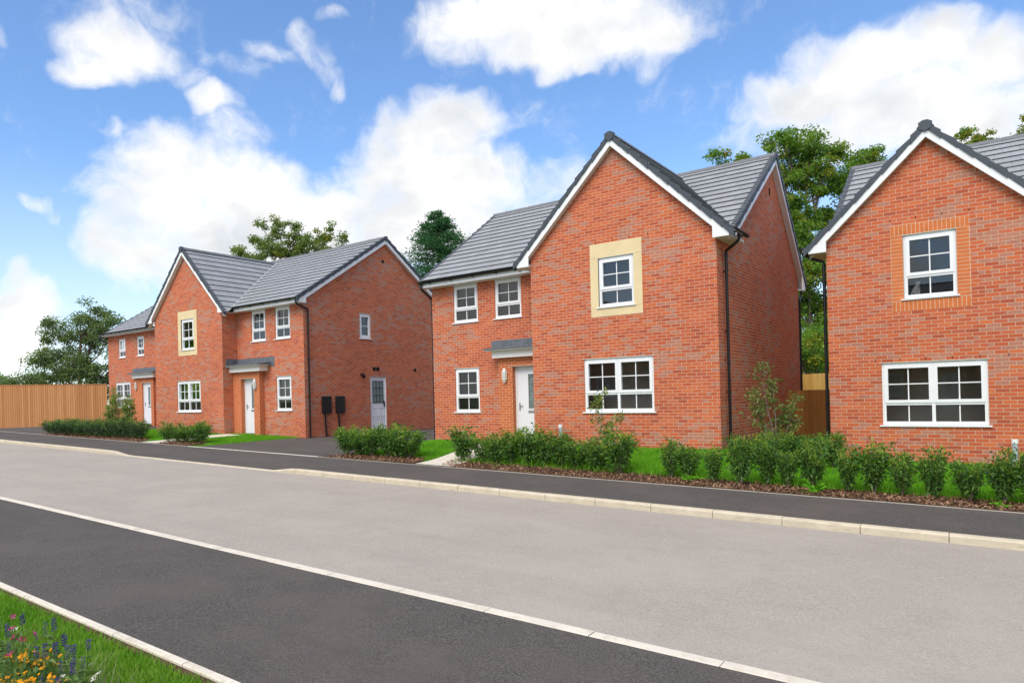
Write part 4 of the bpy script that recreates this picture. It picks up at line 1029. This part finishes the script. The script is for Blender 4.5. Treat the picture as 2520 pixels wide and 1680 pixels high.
clumpy_tree('tree', 'small treetop showing just over the right end of the middle house ridge', (-15.5, 53.4, 0), (0, 0), [(0, 0, 16.4, .9, .7), (.6, 0, 15.6, 1.1, .7)], 50, 'tree_b', 2600, .2, cl=9, cs=.5, tr=.15, mat2='tree_y', frac2=.4)
clumpy_tree('tree', 'yellow-green treetop left over the roof of the right house', (-1.0, 60.0, 0), (0, 0), [(-.8, 0, 17.6, .55, .8), (.3, 0, 17.3, .5, .7), (1.0, 0, 16.7, .6, .8), (-.2, 0, 16.3, 1.3, .9)], 51, 'tree_b', 3600, .18, cl=11, cs=.42, tr=.15, mat2='tree_y', frac2=.65)
clumpy_tree('tree', 'yellow treetop at the right edge of the photo above the tiles', (2.2, 62.0, 0), (0, 0), [(.6, 0, 18.6, 1.0, 1.0), (-.4, 0, 17.8, .9, .9), (1.4, 0, 18.0, 1.2, 1.4)], 52, 'tree_y', 4200, .18, cl=12, cs=.5, tr=.15)
clumpy_tree('bushy_tree', 'yellow-green bush behind the pale fence between the houses', (-7.0, 36, -1.6), (0, 0), [(-.6, 0, 3.0, 1.5, 1.2), (.9, 0, 2.9, 1.3, 1.3), (.1, 0, 1.4, 2.0, 1.0), (.2, 0, 4.2, 1.0, .7)], 53, 'tree_b', 9000, .17, cl=20, cs=.6, tr=.12, mat2='tree_y', frac2=.3)

def sapling(name, label, loc, stems, nl, leaf, seed, spread, mat='laurel', nb=9, start=.35, rad=.012):
    r = np.random.default_rng(seed); rd = random.Random(seed); root = empty(name, loc); tag(root, label, 'tree'); mb = MB(); P = []; D = []
    for (tx, ty, h) in stems:
        n = 7; path = [Vector((tx * (i / 6) + rd.uniform(-.02, .02), ty * (i / 6), h * i / 6)) for i in range(7)]
        mb.tube(path, [rad * (1 - .8 * i / 6) for i in range(7)], 6, cap=False)
        for k in range(nb):
            s = start + (1 - start) * (k + rd.random()) / nb; i = min(int(s * 6), 5); b = path[i].lerp(path[i + 1], s * 6 - i); a = rd.uniform(0, 6.28)
            L = spread * h * (1.15 - s) * rd.uniform(.7, 1.2); e = b + Vector((math.cos(a) * L, math.sin(a) * L, L * rd.uniform(.2, .75)))
            m_ = b.lerp(e, .5) + Vector((0, 0, .02)); mb.tube([b, m_, e], [rad * .4, rad * .28, rad * .12], 4, cap=False)
            for _ in range(nl // (nb * len(stems))):
                t = rd.uniform(.15, 1.03); q = b.lerp(e, t); P.append(np.array(q) + r.normal(size=3) * .045); dv = np.array((e - b).normalized()) * .6 + r.normal(size=3) * .7 + (0, 0, -.1); D.append(dv)
    mb.build('trunk', M['greybark'], root); V, F = leaves(np.array(P), np.array(D), leaf, .5, r, .2); npmesh('crown', V, F, M[mat], root); return root
M['sapleaf'] = leafmat('sapling_leaf', [(.08, .15, .04), (.15, .25, .05), (.28, .36, .08), (.40, .32, .10)], .3, .4)
M['sapleaf2'] = leafmat('dull_sapling_leaf', [(.06, .11, .03), (.12, .18, .04), (.22, .26, .07), (.36, .28, .11)], .3, .4)
sapling('sapling', 'slim two-stemmed sapling before the wide window of the middle house', (-7.02, 13.75, hz(-7.0, 13.75)), [(.12, .0, 1.55), (.48, .05, 1.05)], 520, .072, 71, .30, 'sapleaf', 13, .32)
sapling('sapling', 'large leafy sapling beside the side wall of the middle house and the gate', (-3.68, 15.1, hz(-3.7, 15.1)), [(-.30, 0, 2.0), (-.05, 0, 1.6), (.40, .05, 1.3), (-.45, 0, 1.4)], 1500, .08, 72, .30, 'sapleaf2', 15, .25, .014)
def tallshrub():
    for k, (x, y, h) in enumerate(((-27.1, 12.9, 1.85), (-26.1, 12.95, 1.6))):
        o = sapling('tall_shrub', ['tall bushy shrub rising above the dense hedge before the far left window', 'second tall shrub in the hedge, nearest the far left front door'][k], (x, y, hz(x, y)), [(0, 0, h), (-.25, .1, h * .85), (.28, 0, h * .88), (.1, -.1, h * .75)], 2600, .07, 80 + k, .26, 'sapleaf', 14, .08, .02)
        o['category'] = 'shrub'
tallshrub()
put_shrub(VARM[0], -24.6, 14.9, .7, 'low dark plant at the foot of the far left front door', 'plants by the far left door', 1.3)
def weed(x, y, s, seed, label):
    r = np.random.default_rng(seed); root = empty('weed', (x, y, hz(x, y) + .01)); tag(root, label, 'weed'); P = []; D = []
    for k in range(9):
        a = k * .7 + r.uniform(-.2, .2); e = r.uniform(.3, 1.1); d = np.array([math.cos(a) * math.cos(e), math.sin(a) * math.cos(e), math.sin(e)]); L = s * r.uniform(.6, 1.)
        for t in np.linspace(.15, 1, 9):
            p = d * L * t + np.array([0, 0, -.35 * L * t * t])
            for q in (-1, 1): sd = np.cross(d, (0, 0, 1)) * q; P.append(p); D.append(sd * .9 + d * .6 + r.normal(size=3) * .15)
    V, F = leaves(np.array(P), np.array(D), s * .22, .45, r); npmesh('leaves', V, F, M['blade'], root)
weed(-2.44, 12.32, .36, 1, 'spiky green thistle sprawling over the bark bed onto the path edge')
weed(-4.6, 12.62, .26, 2, 'bright grassy weed between two shrubs of the bark bed')
weed(-.05, 12.4, .16, 3, 'small weed near the right end of the bark bed')
weed(-8.9, 12.5, .10, 4, 'tiny weed on the bark chips in front of the left row of shrubs')

# ------------------------------------------------------------------ flower bed in the near corner
def spike(x, y, h, seed, lean=0., spike_h=.16, label='violet salvia spike rising from the near flower bed'):
    r = np.random.default_rng(seed); zz = zf(x) - .012; root = empty('salvia', (x, y, zz)); tag(root, label, 'flower', 'violet salvia spikes in the flower bed')
    mb = MB(); mb.tube([(0, 0, 0), (lean * .3, 0, h * .55), (lean, 0, h)], [.003, .0025, .0015], 5, cap=False); mb.build('stem', M['stem'], root)
    P = []; D = []
    sc = r.uniform(.55, 1.05)
    for k in range(int(80 * sc)):
        t = r.random() ** 1.3; zt = h - spike_h * t; whorl = (round(zt * 75) / 75); q = np.array([lean * (whorl / h) ** 1.5, 0, whorl]); a = r.uniform(0, 6.28); d = np.array([math.cos(a), math.sin(a), .3]); P.append(q + d * .004); D.append(d)
    V, F = leaves(np.array(P), np.array(D), .012 * sc, .8, r); npmesh('flower_spike', V, F, M['salvia'], root)
    P = []; D = []
    for k in range(30): a = r.uniform(0, 6.28); q = np.array([0, 0, h * r.uniform(.05, .78)]); P.append(q); D.append(np.array([math.cos(a), math.sin(a), .5]))
    V, F = leaves(np.array(P), np.array(D), .07, .35, r, .2); npmesh('leaf', V, F, M['bedleaf'], root)
def bloom(V, F, c, rad, n, r, cup=.25, tilt=.5, wd=.45):
    nrm = np.array([r.normal(0, tilt), r.normal(0, tilt) - .3, 1.]); nrm /= np.linalg.norm(nrm); a = np.cross(nrm, (1, 0, 0)); a /= np.linalg.norm(a); b = np.cross(nrm, a)
    for k in range(n):
        t0 = 2 * math.pi * (k - wd) / n; t1 = 2 * math.pi * (k + wd) / n; tm = (t0 + t1) / 2
        i = len(V); V += [tuple(c), tuple(c + rad * .8 * (math.cos(t0) * a + math.sin(t0) * b) + nrm * rad * cup), tuple(c + rad * (math.cos(tm) * a + math.sin(tm) * b) + nrm * rad * cup * .8), tuple(c + rad * .8 * (math.cos(t1) * a + math.sin(t1) * b) + nrm * rad * cup)]
        F.append((i, i + 1, i + 2, i + 3))
def bedplant(name, x, y, h, w, nfl, rad, petals, mat, seed, label, group, nleaf=260, leaf=.05):
    r = np.random.default_rng(seed); root = empty(name, (x, y, zf(x) - .012)); tag(root, label, 'flower', group)
    if 'orange' in mat: nfl = int(nfl * 1.7); rad *= .85
    C = sphere_dirs(nleaf, r) * (r.random(nleaf) ** .4)[:, None] * (w, w, h * .5) + (0, 0, h * .45); C[:, 2] = np.maximum(C[:, 2], .01)
    V, F = leaves(C, C * (1, 1, .3) + r.normal(size=C.shape) * .06 + (0, 0, .05), leaf, .3, r, .1); npmesh('foliage', V, F, M['bedleaf'], root)
    V = []; F = []; st = MB()
    for k in range(nfl):
        a = r.uniform(0, 6.28); q = w * r.random() ** .5; c = np.array([math.cos(a) * q, math.sin(a) * q, h * r.uniform(.88, 1.12)]); bloom(V, F, c, rad * r.uniform(.7, 1.25), petals, r, *((.6, .8, .24) if 'pink' in mat else (.25, .5, .3) if 'white' in mat else (.25, .5, .45)))
        if petals > 6: bloom(V, F, c + (0, 0, .003), rad * .6, petals, r)
        st.tube([(c[0] * .5, c[1] * .5, .02), tuple(c)], .0015, 4, cap=False)
    npmesh('flower_heads', V, F, M[mat], root); st.build('stem', M['stem'], root)
FB = random.Random(12)
GR_M = 'orange marigolds in the flower bed'
for i, (x, y, h) in enumerate([(-4.57, 1.55, .43), (-4.61, 1.64, .45), (-4.33, 1.61, .42), (-4.47, 1.71, .42), (-4.46, 1.75, .43), (-4.09, 1.56, .42), (-4.05, 1.6, .42), (-3.96, 1.62, .42), (-3.93, 1.64, .42), (-3.97, 1.71, .43), (-3.74, 1.55, .41), (-3.8, 1.52, .41), (-4.31, 1.47, .40), (-3.76, 1.41, .38), (-3.65, 1.45, .38), (-4.13, 1.53, .40), (-3.78, 1.6, .42), (-4.62, 1.5, .41), (-4.2, 1.7, .40)]):
    spike(x, y, h, 100 + i, .05 if i in (9, 16) else FB.uniform(-.012, .012), FB.uniform(.055, .085))
def patch(px, py, ph, w, n, rad, pet, mat, seed, name, label, group, nl=260, leaf=.05): bedplant(name, px, py, ph, w, n, rad, pet, mat, seed, label, group, nl, leaf)
for i, (x, y, n) in enumerate([(-4.42, 1.56, 13), (-4.33, 1.58, 14), (-4.30, 1.65, 6), (-4.13, 1.51, 4), (-4.15, 1.41, 9), (-4.04, 1.45, 10), (-3.95, 1.47, 9), (-3.92, 1.61, 2), (-4.16, 1.63, 3), (-3.98, 1.38, 10), (-4.3, 1.36, 8)]):
    patch(x, y, .27, .075, n, .0135, 9, 'orangepetal', 200 + i, 'marigold', 'clump of small orange marigolds among green leaves in the near flower bed', GR_M, 300, .035)
for i, (x, y, n, h) in enumerate([(-4.50, 1.56, 2, .45), (-4.34, 1.50, 2, .43), (-4.20, 1.52, 2, .43), (-3.98, 1.37, 1, .40)]):
    patch(x, y, h, .035, n, .022, 5, 'pinkpetal', 230 + i, 'pink_flower', 'thin plant with magenta pink flowers at the left of the near flower bed', 'pink flowers in the flower bed', 60, .05)
for i, (x, y, n, h, lab) in enumerate([(-4.56, 1.58, 2, .36, 'white four-petalled flower under the magenta flowers'), (-3.67, 1.63, 3, .30, 'white flower at the right end of the near flower bed'), (-3.84, 1.56, 1, .31, 'creamy white flower head beside the rightmost orange marigold')]):
    patch(x, y, h, .02, n, .019, 4, 'whitepetal', 240 + i, 'white_flower', lab, None, 50, .05)
def bedfoliage():
    r = np.random.default_rng(3); n = 9000; x = r.uniform(-5.1, -3.35, n); y = np.minimum(1.78 + .0 * x, r.uniform(.6, 1.72, n)); k = (y < 1.72 - .35 * np.maximum(0, x + 3.9)) & (y > .6); x, y = x[k], y[k]
    hh = .24 * (1 - .45 * np.clip((y - 1.45) / .27, 0, 1)); z = np.array([zf(a) for a in x]) + hh * r.random(len(x)) ** .7
    P = np.column_stack([x, y, z]); D = r.normal(size=P.shape) * (1, 1, .6) + (0, 0, .55); V, F = leaves(P, D, .075, .26, r, .15)
    o = npmesh('bedding_foliage', V, F, M['bedleaf']); tag(o, 'mixed green bedding leaves filling the near flower bed', 'foliage', kind='stuff')
    o = sheet('soil_bed', rng(-5.3, -3.3, 4), rng(.5, 1.7, 3), lambda a, b: zf(a) - .006, M['soil'])
    n = 260; x = r.uniform(-4.35, -3.55, n); y = r.uniform(1.55, 1.9, n); x[:30] = r.uniform(-5.9, -5.0, 30); y[:30] = r.uniform(1.6, 1.95, 30)
    blades('dry_grass', np.column_stack([x, y]), np.array([zf(a) for a in x]), .20, .004, M['dry'], 12, 'thin greyish dry grass stems around the near flower bed', .6)
bedfoliage()

# ------------------------------------------------------------------ cat in the upper window of the right house
def cat():
    # window board behind the glass at v = 2.62 .. ; house-local -> world
    x, y, z = U3[0] + .64, U3[1] + .20, U3[2] + 2.62 + .055
    pts = [(0, 0, .07), (-.02, .01, .14), (.0, -.005, .22), (.035, -.02, .285), (.05, -.045, .325), (.052, -.085, .315)]
    rad = [(.085, .075), (.082, .07), (.065, .058), (.042, .04), (.052, .046), (.022, .02)]
    ed = [(0, 1), (1, 2), (2, 3), (3, 4), (4, 5)]
    def add(p, r, par): pts.append(p); rad.append((r, r)); ed.append((par, len(pts) - 1)); return len(pts) - 1
    for s in (-1, 1):
        a = add((.045 * s + .02, -.05, .17), .030, 2); b = add((.035 * s + .03, -.065, .08), .020, a); c = add((.035 * s + .03, -.075, .012), .018, b); add((.035 * s + .03, -.105, .010), .017, c)
        h = add((.075 * s - .01, -.01, .055), .045, 0); add((.085 * s, -.07, .02), .022, h)
        e = add((.05 + .032 * s, -.03, .375), .017, 4); add((.05 + .040 * s, -.028, .405), .004, e)
    t = add((-.10, .03, .03), .022, 0); t = add((-.19, .0, .02), .018, t); add((-.26, -.05, .02), .012, t)
    me = bpy.data.meshes.new('cat'); me.from_pydata(pts, ed, []); me.materials.append(M['fur'])
    o = bpy.data.objects.new('cat', me); COL.objects.link(o); o.location = (x, y, z); o.scale = (.88,) * 3
    m = o.modifiers.new('Skin', 'SKIN')
    for i, v in enumerate(me.skin_vertices[0].data if me.skin_vertices else []): v.radius = rad[i]
    return o, rad
def catobj():
    o, rad = cat()
    if not o.data.skin_vertices:
        bpy.context.view_layer.objects.active = o
        bpy.context.view_layer.update()
    for i, v in enumerate(o.data.skin_vertices[0].data): v.radius = rad[i]
    o.data.skin_vertices[0].data[0].use_root = True
    s = o.modifiers.new('Sub', 'SUBSURF'); s.levels = s.render_levels = 2
    tag(o, 'grey striped tabby cat sitting inside the upper window of the right house', 'cat')
    for s_ in (-1, 1):
        mb = MB(); c = Vector((.05 + .020 * s_, -.088, .337)); mb.box(c.x - .007, c.y - .004, c.z - .006, c.x + .007, c.y + .006, c.z + .006); e = mb.build('eye', M['dark'], o, bevel=.003)
try: catobj()
except Exception as ex: print('cat failed', ex)
mb = MB(); f = (lambda a, b, o: (a, -o, b + FL)); mb.box(.36, 2.60, -.42, 1.44, 2.675, -.104, f); mb.build('window_board', M['white'], H3)

# ------------------------------------------------------------------ sky and light
EL, AZ = 50, 174                                       # sun behind the camera, to the left; azimuth from +Y towards +X
def world():
    t = NT(W.node_tree)
    g = t.n('ShaderNodeTexCoord').outputs['Generated']; dirv = t.vm('NORMALIZE', g)
    sky = t.n('ShaderNodeTexSky', sky_type='NISHITA', sun_disc=False, sun_elevation=R(EL), sun_rotation=R(AZ), altitude=0, air_density=1.0, dust_density=.6, ozone_density=2.2)
    sp = t.n('ShaderNodeSeparateXYZ'); t.set(sp, 0, dirv)
    az = t.m('ARCTAN2', sp.outputs[0], sp.outputs[1]); el = t.m('ARCSINE', sp.outputs[2])
    P = t.comb(az, t.m('MULTIPLY', el, 1.))
    def warp(sc, amp, det=2, off=0):
        v = t.vm('SUBTRACT', t.noise(t.vm('ADD', P, (off, off, off)), sc, det, .6, out=1), (.5, .5, .5)); x = t.vm('SCALE', v); x.node.inputs['Scale'].default_value = amp; return x
    Pw = t.vm('ADD', P, t.vm('ADD', warp(6, .09), warp(24, .035, 1, 5)))
    acc = None
    for (a, e, ra, re, amp) in CL:
        k = (1 / (ra * 1.36), 1 / (re * 1.36))
        nd = t.n('ShaderNodeVectorMath', operation='MULTIPLY_ADD'); t.set(nd, 0, Pw); t.set(nd, 1, (k[0], k[1], 0)); t.set(nd, 2, (-a * k[0], -e * k[1], 0))
        d = t.vm('DOT_PRODUCT', nd.outputs[0], nd.outputs[0]); a_ = amp if amp > .85 else amp * .62
        c = t.m('MULTIPLY_ADD', d, -a_, a_)
        acc = c if acc is None else t.m('SMOOTH_MAX', acc, c, .15)
    acc = t.m('MAXIMUM', acc, -.3)
    # unseen clouds added beyond the view, spread wide to brighten the side walls
    oth = t.ss(t.noise(t.vm('MULTIPLY', dirv, (1, 1, 2.2)), 2.2, 3, .55), .40, .58)
    out = t.m('MAXIMUM', t.ss(az, .10, .45), t.m('MAXIMUM', t.ss(az, -1.35, -1.75), t.ss(el, .58, .8)))
    acc = t.m('MAXIMUM', acc, t.m('MULTIPLY', oth, out))
    fb = t.noise(Pw, 17, 6, .66)
    dens = t.m('ADD', acc, t.m('MULTIPLY', t.m('SUBTRACT', fb, .5), 1.25))
    al = t.ss(dens, .03, .98)
    sh = t.noise(t.vm('MULTIPLY', P, (1, 1.5, 1)), 5.5, 3, .55)
    core = t.ss(dens, .35, .95)
    sh2 = t.noise(t.vm('MULTIPLY', Pw, (1, 1.3, 1)), 13, 4, .6)
    gsum = t.m('ADD', t.m('MULTIPLY', t.ss(sh, .36, .66), .75), t.m('MULTIPLY', t.ss(sh2, .38, .68), .35))
    ccol = t.mix(t.m('MULTIPLY', gsum, t.m('ADD', t.m('MULTIPLY', core, .75), .25), clamp=True), (1.0, .985, .965), (.66, .68, .71))
    sc = t.mix(1., sky.outputs[0], (SKYT[0], SKYT[1], SKYT[2]), 'MULTIPLY')
    b1 = t.n('ShaderNodeBackground', i_Strength=SKYS); t.set(b1, 'Color', sc)
    b2 = t.n('ShaderNodeBackground', i_Strength=CLS); t.set(b2, 'Color', ccol)
    haze = t.m('MULTIPLY', t.ss(el, .34, .02), .42)
    mx = t.n('ShaderNodeMixShader'); t.set(mx, 0, t.m('MAXIMUM', al, haze)); t.t.links.new(b1.outputs[0], mx.inputs[1]); t.t.links.new(b2.outputs[0], mx.inputs[2])
    o = t.n('ShaderNodeOutputWorld'); t.t.links.new(mx.outputs[0], o.inputs[0])
SKYS, CLS, SKYT = .12, .74, (.88, 1.05, 1.22)
CL = [(-1.110,0.426,0.063,0.037,1.00),(-1.148,0.401,0.038,0.019,0.90),(-1.097,0.472,0.058,0.020,0.75),(-1.156,0.463,0.030,0.011,0.40),(-1.066,0.458,0.027,0.014,0.60),(-0.509,0.489,0.179,0.045,1.00),(-0.608,0.499,0.093,0.038,1.00),(-0.412,0.474,0.099,0.038,0.90),(-0.528,0.456,0.104,0.022,0.90),(-0.694,0.367,0.081,0.046,1.00),(-0.637,0.382,0.044,0.032,0.90),(-0.739,0.317,0.081,0.061,1.00),(-0.664,0.299,0.094,0.056,1.00),(-0.709,0.242,0.150,0.058,1.00),(-0.546,0.278,0.092,0.051,0.85),(-0.490,0.292,0.055,0.034,0.85),(-0.597,0.233,0.081,0.035,0.80),(-0.998,0.387,0.029,0.019,0.95),(-0.979,0.350,0.046,0.036,0.80),(-1.079,0.335,0.026,0.015,0.80),(-1.125,0.326,0.020,0.012,0.75),(-1.038,0.297,0.083,0.047,0.95),(-0.950,0.276,0.112,0.049,1.00),(-1.039,0.243,0.100,0.054,1.00),(-1.077,0.186,0.081,0.044,0.95),(-0.940,0.203,0.180,0.051,0.95),(-0.820,0.259,0.105,0.051,0.95),(-1.117,0.216,0.031,0.016,0.80),(-1.104,0.157,0.057,0.033,0.85),(-0.905,0.233,0.133,0.057,1.00),(-1.218,0.130,0.041,0.036,1.00),(-1.232,0.082,0.054,0.047,0.95),(-1.183,0.056,0.098,0.038,0.65),(-1.186,0.131,0.028,0.016,0.50),(-1.196,0.235,0.024,0.010,0.80),(-1.180,0.223,0.014,0.009,0.70),(-0.931,0.458,0.026,0.012,0.80),(-0.881,0.477,0.019,0.024,0.85),(-0.863,0.461,0.024,0.017,0.70),(-0.834,0.438,0.015,0.011,0.70),(-1.030,0.408,0.033,0.012,0.50),(-0.980,0.434,0.034,0.011,0.40),(-0.841,0.510,0.024,0.009,0.70),(-1.237,0.426,0.009,0.007,0.60),(-0.130,0.378,0.083,0.044,1.00),(-0.179,0.359,0.092,0.038,1.00),(-0.242,0.330,0.062,0.025,0.85),(-0.053,0.373,0.051,0.031,0.95),(-0.004,0.347,0.044,0.035,0.95),(-0.099,0.319,0.140,0.043,0.95),(-0.013,0.299,0.079,0.041,0.90),(-0.280,0.320,0.038,0.016,0.60),(0.024,0.365,0.016,0.021,0.80),(-0.568,0.390,0.037,0.021,0.40),(-0.298,0.449,0.033,0.014,0.30),(-0.480,0.210,0.119,0.035,0.50)]
world()
sd = bpy.data.lights.new('sun', 'SUN'); sd.energy = 1.9; sd.angle = R(40); sd.color = (1., .91, .78)
so = bpy.data.objects.new('sun', sd); COL.objects.link(so)
v = Vector((math.sin(R(AZ)) * math.cos(R(EL)), math.cos(R(AZ)) * math.cos(R(EL)), math.sin(R(EL))))
so.rotation_euler = v.to_track_quat('Z', 'Y').to_euler(); so.location = v * 30

# ------------------------------------------------------------------ camera (25 mm shift lens)
YAW, PIT, ROL = .6508, .0049, -.0244
fw = Vector((-math.sin(YAW) * math.cos(PIT), math.cos(YAW) * math.cos(PIT), math.sin(PIT))); rt = Vector((math.cos(YAW), math.sin(YAW), 0)); up = rt.cross(fw)
r2 = rt * math.cos(ROL) + up * math.sin(ROL); u2 = -rt * math.sin(ROL) + up * math.cos(ROL)
cd = bpy.data.cameras.new('camera'); cam = bpy.data.objects.new('camera', cd); COL.objects.link(cam)
cam.matrix_world = Matrix(((r2.x, u2.x, -fw.x, 0), (r2.y, u2.y, -fw.y, 0), (r2.z, u2.z, -fw.z, 0), (0, 0, 0, 1)))
cd.sensor_width = 36; cd.lens = 36 * 1712.08 / 2520; cd.shift_x = (1260 - 1160.47) / 2520; cd.shift_y = (968.36 - 840) / 2520
cd.clip_start = .05; cd.clip_end = 6000
scene.camera = cam
vs = scene.view_settings; vs.view_transform = 'Standard'; vs.look = 'None'; vs.gamma = 1; vs.exposure = .68; vs.use_curve_mapping = False
# protos not used directly are removed
for v_ in VAR + VARH + VARM:
    for o in v_:
        bpy.data.objects.remove(o, do_unlink=True)
